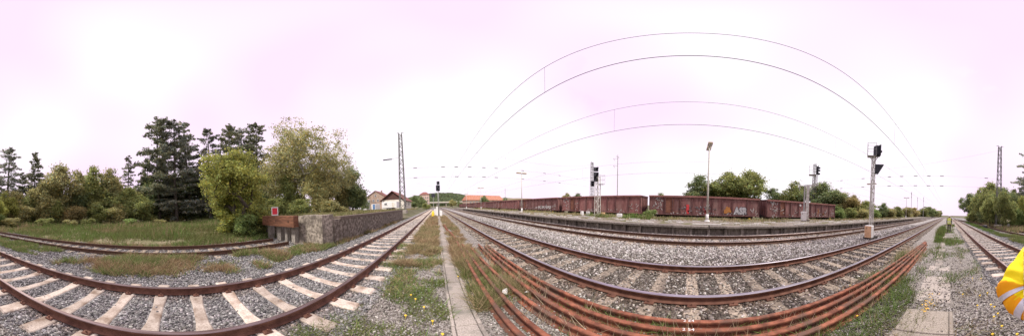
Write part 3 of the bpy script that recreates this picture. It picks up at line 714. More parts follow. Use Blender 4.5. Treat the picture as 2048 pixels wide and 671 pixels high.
# ------------------------------------------------------------------ signals
def signal_head(t, c, rz, w=0.62, h=1.25, lenses=3, d=0.2):
    """black shield with hooded lenses; front looks along local +X"""
    q = Matrix.Rotation(rz, 3, 'Z')
    hd = MB(); hd.box(Vector(c), (0.05, w, h), rz); hd.box(Vector(c) + q @ Vector((-0.13, 0, 0)), (0.22, w * 0.6, h * 0.82), rz); o = hd.build('signal_head', 'dark', t)
    for i in range(lenses):
        z = h * (0.32 - 0.64 * i / max(1, lenses - 1)); p = Vector(c) + q @ Vector((0.03, 0.1 * (-1) ** i, z))
        MB().tube(p, p + q @ Vector((0.012, 0, 0)), 0.09, 0.09, 12).build('lens', 'lens', o)
        MB().tube(p, p + q @ Vector((0.2, 0, -0.01)), 0.115, 0.1, 12, 0, False).build('hood', 'dark', o)
    return o
def cage(mb, c, w, d, h, rz, r=0.014):
    """open service platform with hoops of thin rail"""
    q = Matrix.Rotation(rz, 3, 'Z')
    P = [Vector(c) + q @ Vector((sx * d / 2, sy * w / 2, 0)) for sx, sy in ((-1, -1), (1, -1), (1, 1), (-1, 1))]
    for z in (0, h * 0.5, h):
        for i in range(4): mb.tube(P[i] + Vector((0, 0, z)), P[(i + 1) % 4] + Vector((0, 0, z)), r, r, 5)
    for p in P: mb.tube(p, p + Vector((0, 0, h)), r, r, 5)
    mb.box(Vector(c), (d, w, 0.03), rz)
# signal between the tracks with beige cabinet
g = thing('light_signal', 'railway light signal on pale lattice mast beside a beige cabinet', 'railway signal', (5.1, -10.0, 0))
MB().bbox((0, 0, 0.0), (0.75, 0.75, 0.26), 0.03).build('foundation', 'bogie', g)
mb = MB(); lattice(mb, 0, 0, 0.1, 5.75, 0.2, 0.18, 0.03, 0.016, 0.45); mb.box((0.11, 0.06, 2.9), (0.05, 0.09, 5.6), R(27)); mb.build('lattice_mast', 'white_mast', g)
tw = math.atan2(10.0, -5.1)
mb = MB(); cage(mb, (0.12, 0.06, 5.75), 0.5, 0.6, 1.0, R(27)); mb.tube((0, 0, 5.3), (-0.3, -0.15, 5.8), 0.03); mb.tube((0, 0, 5.3), (0.25, 0.12, 5.75), 0.03); mb.tube((-0.3, -0.15, 5.75), (0.1, 0.05, 5.75), 0.035); mb.build('service_cage', 'galv', g)
signal_head(g, (-0.24, -0.13, 6.2), R(-118), 0.66, 0.86, 3)
rt = Vector((-0.89, -0.45, 0)); nm = Vector((-0.45, 0.89, 0)); mb = MB()
tri = [rt * u + Vector((0, 0, 4.82 + z)) for u, z in ((0.12, 0.33), (0.72, 0.33), (0.34, -0.36), (0.12, -0.33))]
P = [p + nm * k for k in (-0.12, 0.12) for p in tri]
mb.add(P, [(3, 2, 1, 0), (4, 5, 6, 7), (0, 1, 5, 4), (1, 2, 6, 5), (2, 3, 7, 6), (3, 0, 4, 7)]); mb.build('indicator_hood', 'dark', g)
for z in (4.55, 5.05): MB().tube((0, 0, z), (-0.2, -0.1, z), 0.025).build('bracket', 'galv', g)
cb = thing('cabinet', 'beige and white switch cabinet at the foot of the lattice signal', 'cabinet', (4.98, -9.5, 0), R(-88))
MB().bbox((0, 0, 0.46), (0.36, 0.5, 0.86), 0.02).build('body', 'white', cb)
MB().bbox((-0.185, 0, 0.46), (0.016, 0.47, 0.8), 0.004).build('door', 'beige', cb)
MB().box((-0.2, 0.12, 0.72), (0.014, 0.02, 0.16)).build('handle', 'dark', cb)
MB().box((0, 0, 0.02), (0.44, 0.58, 0.16)).build('plinth', 'bogie', cb)
# platform signal on two legs
g = thing('light_signal', 'dark headed railway signal on a narrow pale lattice mast on the platform', 'railway signal', (13.5, 8.9, 0.52))
mb = MB(); lattice(mb, 0, 0, 0, 4.0, 0.42, 0.36, 0.036, 0.016, 0.42); mb.build('lattice_mast', 'pale_mast', g)
MB().bbox((0, 0, 0.05), (0.7, 0.7, 0.2), 0.03).build('foundation', 'concrete', g)
hd = signal_head(g, (-0.15, 0.1, 3.95), R(-125), 0.52, 0.95, 3)
signal_head(g, (-0.15, 0.12, 4.72), R(-125), 0.5, 0.42, 1)
signal_head(g, (-0.1, 0.55, 3.3), R(-125), 0.36, 0.55, 2)
mb = MB(); cage(mb, (0.15, -0.35, 3.2), 0.5, 0.5, 0.9, R(-35), 0.012); mb.tube((0, 0, 3.3), (-0.1, 0.5, 3.3), 0.025); mb.build('service_cage', 'galv', g)
for k, (dy, wd, hh, lab, m) in enumerate(((2.15, 0.2, 0.42, 'small white box on the platform, far left of the signal foot', 'white'), (1.35, 0.26, 0.42, 'white box on the platform just left of the signal foot', 'white'),
                                          (-0.5, 0.26, 0.36, 'pinkish box on the platform touching the signal foot', 'beige'), (-2.3, 0.36, 0.32, 'white box in the platform weeds right of the signal', 'white'))):
    t = thing('junction_box', lab, 'box', (13.75, 8.9 + dy, 0.52)); MB().bbox((0, 0, hh / 2 + 0.05), (0.25, wd * 1.3, hh), 0.02).build('body', m, t); MB().box((0, 0, 0.03), (0.14, 0.14, 0.08)).build('foot', 'galv', t)
# bracket signal with offset cage
g = thing('bracket_signal', 'bracket railway signal with its head and cage offset on an arm', 'railway signal', (13.9, -11.8, 0.52))
d = Vector((13.9, -11.8, 0)).normalized(); side = Vector((d.y, -d.x, 0)) ; side = side if side.y < 0 else -side
mb = MB(); mb.box((0, 0, 2.0), (0.28, 0.34, 4.0), R(-40)); mb.build('mast', 'white_mast', g)
c2 = -side * 0.36; mb = MB(); mb.box((c2.x, c2.y, 1.95), (0.2, 0.18, 3.9), R(-40)); mb.build('cable_duct', 'galv', g)
MB().bbox((0, 0, 0.12), (0.7, 0.6, 0.32), 0.06, 0, R(-40)).build('foundation', 'concrete', g)
mb = MB()
for z in (3.85, 3.98): mb.tube(-side * 0.45 + Vector((0, 0, z)), side * 1.15 + Vector((0, 0, z + 0.2)), 0.045, 0.04, 6)
mb.tube(Vector((0, 0, 3.2)), side * 0.7 + Vector((0, 0, 3.95)), 0.03); mb.build('arm', 'pale_mast', g)
mb = MB(); cc = side * 0.75; lattice(mb, cc.x, cc.y, 4.0, 5.2, 0.34, 0.34, 0.028, 0.014, 0.4)
cc2 = side * 0.45; cage(mb, (cc2.x, cc2.y, 5.2), 0.8, 0.8, 1.05, R(-40)); mb.build('service_cage', 'galv', g)
cc3 = side * 1.05; signal_head(g, (cc3.x, cc3.y, 5.78), math.atan2(side.y, side.x), 0.7, 1.1, 3)
mb = MB(); mb.tube(-side * 0.95 + Vector((0, 0, 3.4)), -side * 0.95 + Vector((0, 0, 4.2)), 0.05); mb.tube(-side * 0.95 + Vector((0, 0, 3.9)), -side * 0.3 + Vector((0, 0, 3.9)), 0.03); mb.build('loudspeaker', 'galv', g)
t = thing('cabinet', 'white cabinet standing left against the bracket signal mast', 'cabinet', (13.55, -11.05, 0.52), R(-40))
MB().bbox((0, 0, 0.55), (0.3, 0.62, 0.98), 0.02).build('body', 'white', t); MB().box((-0.155, 0, 0.55), (0.012, 0.56, 0.86)).build('door', 'white', t)
MB().box((-0.168, 0.14, 0.82), (0.014, 0.04, 0.14)).build('handle', 'dark', t); MB().box((0, 0, 0.05), (0.32, 0.5, 0.14)).build('plinth', 'concrete', t)
# signal at the end of the trough
g = thing('light_signal', 'slim railway signal with tall dark head at the end of the cable trough', 'railway signal', (0.35, 29.2, -0.05))
MB().tube((0, 0, 0), (0, 0, 5.6), 0.075, 0.065, 10).build('mast', 'galv', g, True)
MB().bbox((0, 0, 0.1), (0.5, 0.5, 0.3), 0.03).build('foundation', 'concrete', g)
signal_head(g, (0, -0.14, 5.0), R(-90), 0.72, 1.05, 3); signal_head(g, (0.05, -0.14, 5.92), R(-90), 0.52, 0.62, 1)
MB().tube((0.16, 0, 0.2), (0.16, 0, 4.6), 0.018).tube((-0.0, 0, 4.4), (0.16, 0, 4.4), 0.018).build('ladder', 'galv', g)
g = thing('light_signal', 'distant round topped dark signal left of the slim front signal', 'railway signal', (-1.0, 58, -0.05))
MB().tube((0, 0, 0), (0, 0, 5.2), 0.08, 0.07, 8).build('mast', 'galv', g)
MB().tube((0, -0.05, 5.6), (0, 0.1, 5.6), 0.75, 0.75, 16).tube((0, -0.25, 5.6), (0, -0.05, 5.6), 0.2, 0.2, 10).build('signal_head', 'dark', g)
for x, y, w_, h, lab in ((0.1, 28.2, 0.3, 1.6, 'narrow tall white cabinet at the front signal foot'), (0.72, 27.6, 0.42, 0.95, 'low white cabinet right of the front signal foot'), (-0.25, 30.2, 0.4, 1.15, 'white cabinet between the yellow marker and the front signal')):
    t = thing('cabinet', lab, 'cabinet', (x, y, -0.05)); MB().bbox((0, 0, h / 2 + 0.08), (w_, 0.3, h), 0.02).build('body', 'white', t)
    MB().box((0, -0.156, h / 2 + 0.1), (w_ * 0.85, 0.012, h * 0.85)).build('door', 'white', t); MB().box((0, 0, 0.04), (w_ * 1.1, 0.36, 0.12)).build('plinth', 'concrete', t)
t = thing('marker_post', 'yellow rounded marker post beside the white cabinets', 'marker', (-0.62, 28.2, -0.05))
MB().path([(0, 0, 0), (0, 0, 0.12), (0, 0, 0.6), (0, 0, 0.8), (0, 0, 0.95), (0, 0, 1.0)], [0.26, 0.26, 0.24, 0.17, 0.1, 0.04], 12).build('hood', 'yellow', t, True)
MB().bbox((0, -0.02, 0.04), (0.6, 0.56, 0.1), 0.02).build('base_plate', 'yellow', t)
# point machine at the siding
t = thing('point_machine', 'low dark point machine box beside the siding rails', 'point machine', (-5.4, -23.6, -0.03), R(6))
MB().bbox((0, 0, 0.2), (0.5, 0.85, 0.36), 0.05).build('body', 'dark', t); MB().bbox((0, 0.3, 0.43), (0.3, 0.22, 0.12), 0.02).build('lid', 'galv', t)
MB().tube((-0.2, 0.2, 0.1), (-1.1, 0.2, 0.1), 0.03).build('rod', 'rail_dark', t)
t = thing('point_lantern', 'small blue grey lantern box on a stub between the bushes and siding', 'lantern', (-9.1, -23.6, -0.03))
MB().tube((0, 0, 0), (0, 0, 0.3), 0.04).build('stub', 'galv', t); MB().bbox((0, 0, 0.5), (0.34, 0.3, 0.42), 0.04).build('body', 'galv', t)
MB().box((0.175, 0, 0.5), (0.012, 0.2, 0.2)).build('pane', 'white', t)

# ------------------------------------------------------------------ wagons
WZ = -0.2        # rail top of the yard track
RIBS = [4.6, 3.75, 2.85, 1.5, 0.35, -0.8, -1.95, -3.15, -4.95]
def strokes(pts_list, w_, x, m, parent, name='graffiti', depth=0.003, face=-1):
    mb = MB()
    for pts in pts_list:
        for a, b in zip(pts[:-1], pts[1:]):
            a = Vector(a); b = Vector(b); d = (b - a)
            if d.length < 1e-4: continue
            d.normalize(); n = Vector((-d.y, d.x)) * w_ / 2; a = a - d * w_ * 0.3; b = b + d * w_ * 0.3
            q = [a - n, b - n, b + n, a + n]
            P = [(x, p.x, p.y) for p in q] + [(x - depth, p.x, p.y) for p in q]
            mb.add(P, [(3, 2, 1, 0), (4, 5, 6, 7), (0, 1, 5, 4), (1, 2, 6, 5), (2, 3, 7, 6), (3, 0, 4, 7)])
    return mb.build(name, m, parent)
def scribble(cx, cz, w_, h, n, rnd):
    out = []
    for _ in range(n):
        p = [(cx + rnd.uniform(-w_, w_), cz + rnd.uniform(-h, h))]
        for _ in range(rnd.randint(2, 6)): p.append((p[-1][0] + rnd.uniform(-0.1, 0.1), p[-1][1] + rnd.uniform(-0.11, 0.11)))
        out.append(p)
    return out
BX = 1.45; Z0 = 1.02; Z1 = 2.95
def make_wagon(skin):
    t = thing('open_wagon', 'x', 'wagon', (19.95, 0, WZ))
    edges = [6.5] + RIBS + [-6.5]
    for s in (-1, 1):
        for i in range(len(edges) - 1):
            a, b = edges[i], edges[i + 1]; door = i in (1, 2)
            p = MB().bbox((s * (BX - 0.02), (a + b) / 2, (Z0 + Z1) / 2), (0.045, (a - b) - 0.06, Z1 - Z0 - 0.1), 0.008).build('door' if door else 'panel', 'wagon_door' if door and i == 1 else skin, t)
            if door:
                f = MB()
                for zz in (Z0 + 0.16, Z1 - 0.22): f.box((s * (BX + 0.018), (a + b) / 2, zz), (0.03, a - b - 0.16, 0.07))
                for yy in (a - 0.1, b + 0.1): f.box((s * (BX + 0.018), yy, (Z0 + Z1) / 2 - 0.03), (0.03, 0.05, Z1 - Z0 - 0.45))
                f.build('door_frame', 'wagon_door', p)
        for yb in RIBS:
            MB().bbox((s * (BX + 0.05), yb, (Z0 + Z1) / 2), (0.1, 0.11, Z1 - Z0 - 0.04), 0.01).build('rib', 'wagon_rib', t)
        for yb in (6.46, -6.46): MB().bbox((s * (BX + 0.0), yb, (Z0 + Z1) / 2), (0.12, 0.1, Z1 - Z0), 0.01).build('corner_post', 'wagon_rib', t)
        MB().box((s * (BX + 0.055), 0, Z1 + 0.055), (0.2, 13.04, 0.17)).build('top_rail', 'wagon_cap', t)
        MB().box((s * (BX + 0.03), 0, Z0 - 0.06), (0.1, 13.0, 0.13)).build('side_sill', skin, t)
    for e in (-1, 1):
        MB().box((0, e * 6.46, (Z0 + Z1) / 2), (2.76, 0.05, Z1 - Z0)).build('end_wall', skin, t)
        mb = MB()
        for xx in (-0.9, -0.3, 0.3, 0.9): mb.box((xx, e * 6.52, (Z0 + Z1) / 2), (0.1, 0.08, Z1 - Z0 - 0.1))
        mb.box((0, e * 6.5, Z1 + 0.05), (2.7, 0.16, 0.16)); mb.box((0, e * 6.53, Z0 - 0.05), (2.76, 0.14, 0.3)); mb.build('end_frame', 'wagon_rib', t)
        for xx in (-0.875, 0.875):
            MB().tube((xx, e * 6.58, 0.86), (xx, e * 6.95, 0.86), 0.1, 0.09, 10).tube((xx, e * 6.95, 0.86), (xx, e * 7.0, 0.86), 0.23, 0.23, 14).build('buffer', 'bogie', t)
        MB().box((0, e * 6.75, 0.86), (0.12, 0.4, 0.14)).build('coupling', 'bogie', t)
    MB().box((0, 0, Z0 - 0.02), (2.8, 12.9, 0.08)).build('floor', 'wagon_rib', t)
    MB().box((0, 0, 0.72), (0.5, 12.4, 0.3)).build('centre_sill', 'bogie', t)
    for e in (-1, 1):
        b = MB(); yc = e * 4.5
        for s in (-1, 1):
            b.box((s * 0.98, yc, 0.48), (0.14, 2.3, 0.2)); b.box((s * 1.0, yc, 0.3), (0.1, 0.7, 0.2))
            for k in (-1, 1): b.box((s * 1.02, yc + k * 0.9, 0.47), (0.18, 0.34, 0.3)); b.tube((s * 1.03, yc + k * 0.3, 0.3), (s * 1.03, yc + k * 0.3, 0.6), 0.09, 0.09, 8)
        b.box((0, yc, 0.5), (1.9, 0.4, 0.22)); bo = b.build('bogie', 'bogie', t)
        for k in (-1, 1):
            wm = MB(); wm.tube((-0.8, yc + k * 0.9, 0.46), (0.8, yc + k * 0.9, 0.46), 0.08, 0.08, 8)
            for s in (-1, 1): wm.tube((s * 0.7, yc + k * 0.9, 0.46), (s * 0.82, yc + k * 0.9, 0.46), 0.46, 0.46, 22); wm.tube((s * 0.82, yc + k * 0.9, 0.46), (s * 0.86, yc + k * 0.9, 0.46), 0.2, 0.16, 12)
            wm.build('wheelset', 'bogie', bo)
    for e in (-1, 1):
        MB().box((-BX - 0.02, e * 5.9, 0.72), (0.06, 0.5, 0.03)).box((-BX - 0.02, e * 5.9, 0.45), (0.06, 0.5, 0.03)).box((-BX - 0.02, e * 5.9 + 0.25, 0.6), (0.03, 0.03, 0.4)).box((-BX - 0.02, e * 5.9 - 0.25, 0.6), (0.03, 0.03, 0.4)).build('step', 'wagon_rib', t)
    return t
protoA = make_wagon('wagon'); protoB = make_wagon('wagon_red')
WG = [(-15.55, 'A', 'brown open wagon, last in the row at the hedge end'), (-1.48, 'A', 'brown open wagon with silver and orange graffiti behind the tall lamp post'),
      (12.56, 'B', 'plain reddish open wagon behind the platform lattice signal'), (26.6, 'A', 'open wagon with a long white tag behind the two headed lamp post'),
      (40.64, 'B', 'reddish open wagon, fifth from the hedge end'), (54.7, 'A', 'brown open wagon, sixth from the hedge end'), (68.7, 'B', 'reddish open wagon, seventh from the hedge end'),
      (82.8, 'A', 'brown open wagon, eighth from the hedge end'), (96.8, 'B', 'reddish open wagon, ninth from the hedge end'), (110.8, 'A', 'brown open wagon, second last towards the distant hill'),
      (124.9, 'B', 'reddish open wagon farthest away towards the distant hill')]
usedA = usedB = False
FX = -BX - 0.045
for i, (yc, kd, lab) in enumerate(WG):
    if kd == 'A': w_ = protoA if not usedA else copy_tree(protoA); usedA = True
    else: w_ = protoB if not usedB else copy_tree(protoB); usedB = True
    WG[i] = (yc, kd, lab, w_)
rnd = random.Random(3)
for i, (yc, kd, lab, w_) in enumerate(WG):
    w_.location = (19.95 + 0.0, yc, WZ); tag(w_, lab, 'wagon', 'brown open wagons on the yard track')
    if yc > 100: continue
    L = []
    for (cy, cz, ww, hh, n) in ((5.5, 2.1, 0.55, 0.55, 16), (5.6, 2.75, 0.45, 0.08, 6), (-5.7, 1.7, 0.5, 0.35, 7)):
        L += scribble(cy, cz, ww, hh, n, rnd)
    if yc < -10:
        for cy in (5.0, 4.1, 2.2, 0.9, -0.2, -1.4, -2.6, -4.2, -5.8): L += scribble(cy, 1.75, 0.35, 0.45, 5, rnd)
    elif yc > 0: L += scribble(3.3, 1.7, 0.6, 0.4, 5, rnd) + scribble(-2, 1.2, 3.5, 0.1, 8, rnd)
    kind(strokes(L, 0.045, FX, 'chalk', w_, 'chalk_mark'), 'stuff')
    strokes(scribble(0, 1.1, 6.2, 0.03, 26, rnd), 0.03, -BX - 0.09, 'chalk', w_, 'stencil_mark')['kind'] = 'stuff'
    MB().box((-BX - 0.03, -5.3, 0.62), (0.05, 0.22, 0.14)).build('release_handle', 'yellow', w_)
# the large graffiti on the wagon behind the lamp, on the last wagon and the long tag
w1 = WG[1][3]
strokes([[(2.03, 1.15), (2.03, 2.0)]], 0.32, FX - 0.004, 'graf_red', w1)
def stuffed(o): o['kind'] = 'stuff'
L = scribble(2.6, 1.5, 0.4, 0.4, 9, rnd) + scribble(1.2, 1.55, 0.8, 0.4, 14, rnd) + scribble(0.0, 1.5, 0.5, 0.4, 16, rnd) + scribble(-1.2, 1.4, 0.4, 0.4, 6, rnd)
stuffed(strokes(L, 0.06, FX - 0.004, 'graf_silver', w1))
stuffed(strokes(scribble(-0.1, 1.35, 0.4, 0.2, 7, rnd), 0.07, FX - 0.008, 'graf_red', w1))
def tag_text(body, size, m, y, z, x, sx=0.8, off=0.05, nm='graffiti'):
    o = put(nm, text_mesh(body, size, nm, m, 0.002, off), w1, (x, y, z)); o.rotation_euler = (R(90), 0, R(-90)); o.scale = (sx, 0.95, 1); o['kind'] = 'stuff'
mb = MB(); og = [(-2.12, 1.2), (-2.15, 1.62), (-2.3, 1.7), (-2.38, 1.95), (-2.55, 2.02), (-2.62, 1.9), (-2.8, 1.98), (-2.92, 1.6), (-3.02, 1.5), (-2.98, 1.3), (-2.7, 1.36), (-2.5, 1.22)]
mb.add([(FX - 0.002, a_, b_) for a_, b_ in og] + [(FX - 0.005, a_, b_) for a_, b_ in og], [tuple(range(12, 24)), tuple(range(11, -1, -1))]); mb.build('graffiti', 'graf_orange', w1)
tag_text('ASR', 1.12, 'graf_dark', -4.15, 1.5, FX - 0.003, 0.8, 0.12, 'graffiti_outline'); tag_text('ASR', 1.12, 'graf_silver', -4.15, 1.5, FX - 0.008, 0.8, 0.075)
w0 = WG[0][3]
mb = MB().tube((FX, 1.2, 2.6), (FX - 0.004, 1.2, 2.6), 0.17, 0.17, 18); mb.build('graffiti', 'chalk', w0)
strokes([[(-2.2, 2.1), (-2.55, 2.1), (-2.25, 1.5)], [(-2.2, 1.4), (-2.6, 1.8)]] + scribble(-3.6, 1.35, 0.25, 0.15, 8, rnd), 0.07, FX - 0.004, 'graf_orange', w0)['kind'] = 'stuff'
w3 = WG[3][3]
L = [[(-0.2, 1.3), (-0.7, 1.35), (-1.1, 1.25), (-1.5, 1.5), (-1.45, 1.2), (-2.0, 1.25), (-2.0, 1.9), (-2.1, 1.2), (-2.7, 1.45), (-2.9, 1.2), (-3.4, 1.4), (-3.5, 1.95), (-3.55, 1.15), (-4.1, 1.45), (-4.4, 1.2), (-4.9, 1.4)], [(-1.0, 1.5), (-4.8, 1.55)]]
strokes(L, 0.12, FX - 0.002, 'chalk', w3)

# ------------------------------------------------------------------ buildings
def window(t, c, w_, h, axis='y', m='dark', fm='white'):
    """frame and pane set into a wall that looks along -Y (axis y) or +X (axis x)"""
    f = MB()
    if axis == 'y':
        f.box((c[0], c[1], c[2] + h / 2), (w_ + 0.16, 0.1, 0.1)); f.box((c[0], c[1] - 0.04, c[2] - h / 2), (w_ + 0.24, 0.18, 0.08))
        for s in (-1, 1): f.box((c[0] + s * w_ / 2, c[1], c[2]), (0.09, 0.1, h - 0.1))
        f.box((c[0], c[1], c[2]), (0.06, 0.08, h - 0.1)); o = f.build('window', fm, t)
        MB().box((c[0], c[1] + 0.03, c[2]), (w_, 0.03, h)).build('pane', 'glass', o)
    else:
        f.box((c[0], c[1], c[2] + h / 2), (0.1, w_ + 0.16, 0.1)); f.box((c[0] + 0.04, c[1], c[2] - h / 2), (0.18, w_ + 0.24, 0.08))
        for s in (-1, 1): f.box((c[0], c[1] + s * w_ / 2, c[2]), (0.1, 0.09, h - 0.1))
        o = f.build('window', fm, t); MB().box((c[0] - 0.03, c[1], c[2]), (0.03, w_, h)).build('pane', 'glass', o)
MT['glass'] = noisy('window_glass', (0.03, 0.035, 0.04), (0.06, 0.07, 0.08), 2, 2, 0.08, 0, 0, spec=0.6)
MT['plaster'] = noisy('plaster_cream', (0.6, 0.56, 0.48), (0.74, 0.7, 0.62), 1.2, 7, 0.9, 0, 0.1, 0.01, c2=(0.5, 0.45, 0.37), s2=0.6)
MT['gable'] = noisy('gable_boards', (0.07, 0.036, 0.03), (0.12, 0.06, 0.05), 4, 5, 0.8, 0, 0.2, 0.01, stretch=(8, 8, 0.5))
MT['tile'] = noisy('roof_tile_red', (0.17, 0.07, 0.058), (0.27, 0.115, 0.095), 3, 6, 0.85, 0, 0.3, 0.02)
MT['tile_orange'] = noisy('roof_tile_orange', (0.36, 0.16, 0.1), (0.46, 0.22, 0.15), 0.8, 6, 0.85, 0, 0.2, 0.02)
MT['stucco'] = noisy('stucco_tan', (0.3, 0.22, 0.17), (0.45, 0.34, 0.27), 1.0, 8, 0.9, 0, 0.1, 0.01, c2=(0.24, 0.18, 0.14), s2=0.4)
MT['pink'] = noisy('stucco_pink', (0.44, 0.31, 0.25), (0.56, 0.42, 0.35), 0.6, 6, 0.9, 0, 0.1, 0.01)
MT['blue'] = noisy('blue_paint', (0.08, 0.16, 0.34), (0.13, 0.24, 0.44), 3, 4, 0.5, 0, 0.05)
def gabled(name, lab, cx, y0, y1, w_, eave, ridge, z0, wm, rm, gm=None, over=0.5):
    """ridge along Y; gable looks to -Y"""
    t = thing(name, lab, 'house', (cx, y0, z0))
    L = y1 - y0; h = w_ / 2
    MB().add([(-h, 0, -0.5), (h, 0, -0.5), (h, L, -0.5), (-h, L, -0.5), (-h, 0, eave), (h, 0, eave), (h, L, eave), (-h, L, eave)],
             [(0, 1, 5, 4), (1, 2, 6, 5), (2, 3, 7, 6), (3, 0, 4, 7)]).build('wall', wm, t)
    for yy, f in ((-0.02, 1), (L + 0.02, -1)):
        MB().add([(-h, yy, eave), (h, yy, eave), (0, yy, ridge - 0.05), (-h, yy + 0.1 * f, eave), (h, yy + 0.1 * f, eave), (0, yy + 0.1 * f, ridge - 0.05)], [(0, 1, 2), (5, 4, 3), (0, 3, 4, 1), (1, 4, 5, 2), (2, 5, 3, 0)]).build('gable', gm or wm, t)
    sl_ = (ridge - eave) / h
    for s in (-1, 1):
        e = h + over; ze = ridge - sl_ * e
        P = [(0, -over, ridge), (s * e, -over, ze), (s * e, L + over, ze), (0, L + over, ridge)]
        P += [(p[0], p[1], p[2] + 0.16) for p in P]
        MB().add(P, [(3, 2, 1, 0), (4, 5, 6, 7), (0, 1, 5, 4), (1, 2, 6, 5), (2, 3, 7, 6), (3, 0, 4, 7)]).build('roof', rm, t)
    return t
hs = gabled('house', 'white house with dark brown gable and red tiled roof behind the ramp', -15.9, 58, 75, 8.4, 3.4, 6.55, 1.2, 'plaster', 'tile', 'gable', 0.7)
window(hs, (-1.5, -0.06, 2.0), 1.0, 1.2); window(hs, (1.9, -0.06, 2.0), 1.0, 1.2)
for yy in (4, 9, 13): window(hs, (4.25, yy, 2.0), 1.1, 1.3, 'x')
MB().box((0.4, -0.05, 1.05), (1.0, 0.08, 2.1)).build('door', 'gable', hs)
MB().bbox((1.0, 9, 6.6), (0.6, 0.6, 1.4), 0.04).build('chimney', 'stucco', hs)
h2 = gabled('house', 'old tan house with reddish brown roof left of the brown gable', -33.5, 86, 98, 12, 6.6, 10.3, 1.2, 'stucco', 'tile', 'stucco', 0.4)
for xx in (-4, -1.3, 1.4, 4.2):
    for zz in (1.9, 4.8): window(h2, (xx, -0.06, zz), 0.95, 1.3)
window(h2, (0, -0.08, 7.6), 0.9, 1.1); MB().bbox((2, 5, 10.1), (0.7, 0.7, 1.6), 0.04).build('chimney', 'stucco', h2)
t = thing('apartment_block', 'tall pinkish apartment block standing before the wooded hill', 'building', (-11.5, 160, 0))
MB().box((0, 4.5, 6.6), (9, 9, 14)).build('wall', 'pink', t)
mb = MB(); mb.add([(-5, -0.6, 13.6), (5, -0.6, 13.6), (5, 9.6, 13.6), (-5, 9.6, 13.6), (-1.5, 4.5, 16.3), (1.5, 4.5, 16.3)], [(0, 1, 5, 4), (1, 2, 5), (2, 3, 4, 5), (3, 0, 4), (3, 2, 1, 0)]); mb.build('roof', 'tile', t)
for xx in (-3.2, -1.1, 1.1, 3.2):
    for zz in (2, 4.8, 7.6, 10.4): window(t, (xx, -0.06, zz), 1.1, 1.4)
for yy in (2, 6.5):
    for zz in (4.8, 7.6, 10.4): window(t, (4.56, yy, zz), 1.1, 1.4, 'x')
t = thing('long_hall', 'long low hall with bright orange roof beyond the wagons', 'building', (49, 152, -0.4), R(20))
MB().box((0, 5, 3.6), (44, 10, 7.2)).build('wall', 'stucco', t)
mb = MB(); mb.add([(-22.6, -0.6, 6.9), (22.6, -0.6, 6.9), (22.6, 10.6, 6.9), (-22.6, 10.6, 6.9), (-21, 5, 11.9), (21, 5, 11.9)], [(0, 1, 5, 4), (1, 2, 5), (2, 3, 4, 5), (3, 0, 4), (3, 2, 1, 0)]); mb.build('roof', 'tile_orange', t)
for k in range(12): window(t, (-19 + k * 3.4, -0.06, 4.6), 1.4, 1.6)
# site cabin, container and trailer on the raised yard
t = thing('site_cabin', 'small white site cabin with two dark openings on the ramp yard', 'cabin', (-21.4, 47, 1.2), R(-24))
MB().bbox((0, 0, 1.15), (1.6, 1.6, 2.1), 0.03).build('body', 'white', t); MB().bbox((0, 0, 2.28), (1.7, 1.7, 0.14), 0.03).build('roof', 'dark', t)
for s in (-0.4, 0.35): MB().box((s, -0.82, 1.75 if s < 0 else 1.6), (0.24, 0.04, 0.32)).build('window', 'dark', t)
MB().box((0, 0, 0.06), (1.4, 1.4, 0.12)).build('skid', 'galv', t); MB().bbox((0.1, 0.2, 2.7), (0.7, 0.6, 0.7), 0.05).build('tank', 'white', t)
t = thing('container', 'blue and white container right of the small white cabin', 'container', (-18.6, 47.6, 1.2), R(-22))
MB().bbox((0, 0, 0.98), (1.7, 2.0, 1.72), 0.03).build('body', 'white', t); MB().bbox((0.2, -1.02, 0.98), (0.95, 0.04, 1.5), 0.01).build('door', 'blue', t); MB().box((0, 0, 0.06), (1.5, 1.8, 0.12)).build('skid', 'galv', t)
t = thing('trailer', 'long white box trailer in front of the brown gabled house', 'trailer', (-14.6, 50.5, 1.2), R(-10))
MB().bbox((0, 0, 1.45), (5.2, 2.0, 1.9), 0.06).build('body', 'white', t); MB().box((0, 0, 0.45), (4.8, 1.7, 0.14)).build('chassis', 'dark', t)
for s in (-0.5, 0.5):
    for e in (-1, 1): MB().tube((s - 0.2, e * 0.98, 0.36), (s - 0.2, e * 0.72, 0.36), 0.36, 0.36, 16).build('wheel', 'dark', t)
MB().tube((2.5, 0, 0.45), (3.7, 0, 0.45), 0.05).tube((3.5, 0, 0), (3.5, 0, 0.6), 0.04).build('drawbar', 'galv', t)
window(t, (-1.2, -1.02, 1.75), 0.9, 0.6); MB().box((1.4, -1.015, 1.35), (0.8, 0.03, 1.6)).build('door', 'plaster', t)
t = thing('road_bridge', 'pale distant road bridge crossing the tracks before the hill', 'bridge', (0, 235, 0))
MB().box((-2, 0, 6.4), (90, 7, 1.1)).build('deck', 'concrete', t); MB().box((-2, -3.45, 7.35), (90, 0.2, 0.9)).build('parapet', 'plaster', t)
for x in (-14, 1, 14, 30): MB().box((x, 0, 2.8), (1.2, 5, 6)).build('pier', 'concrete', t)

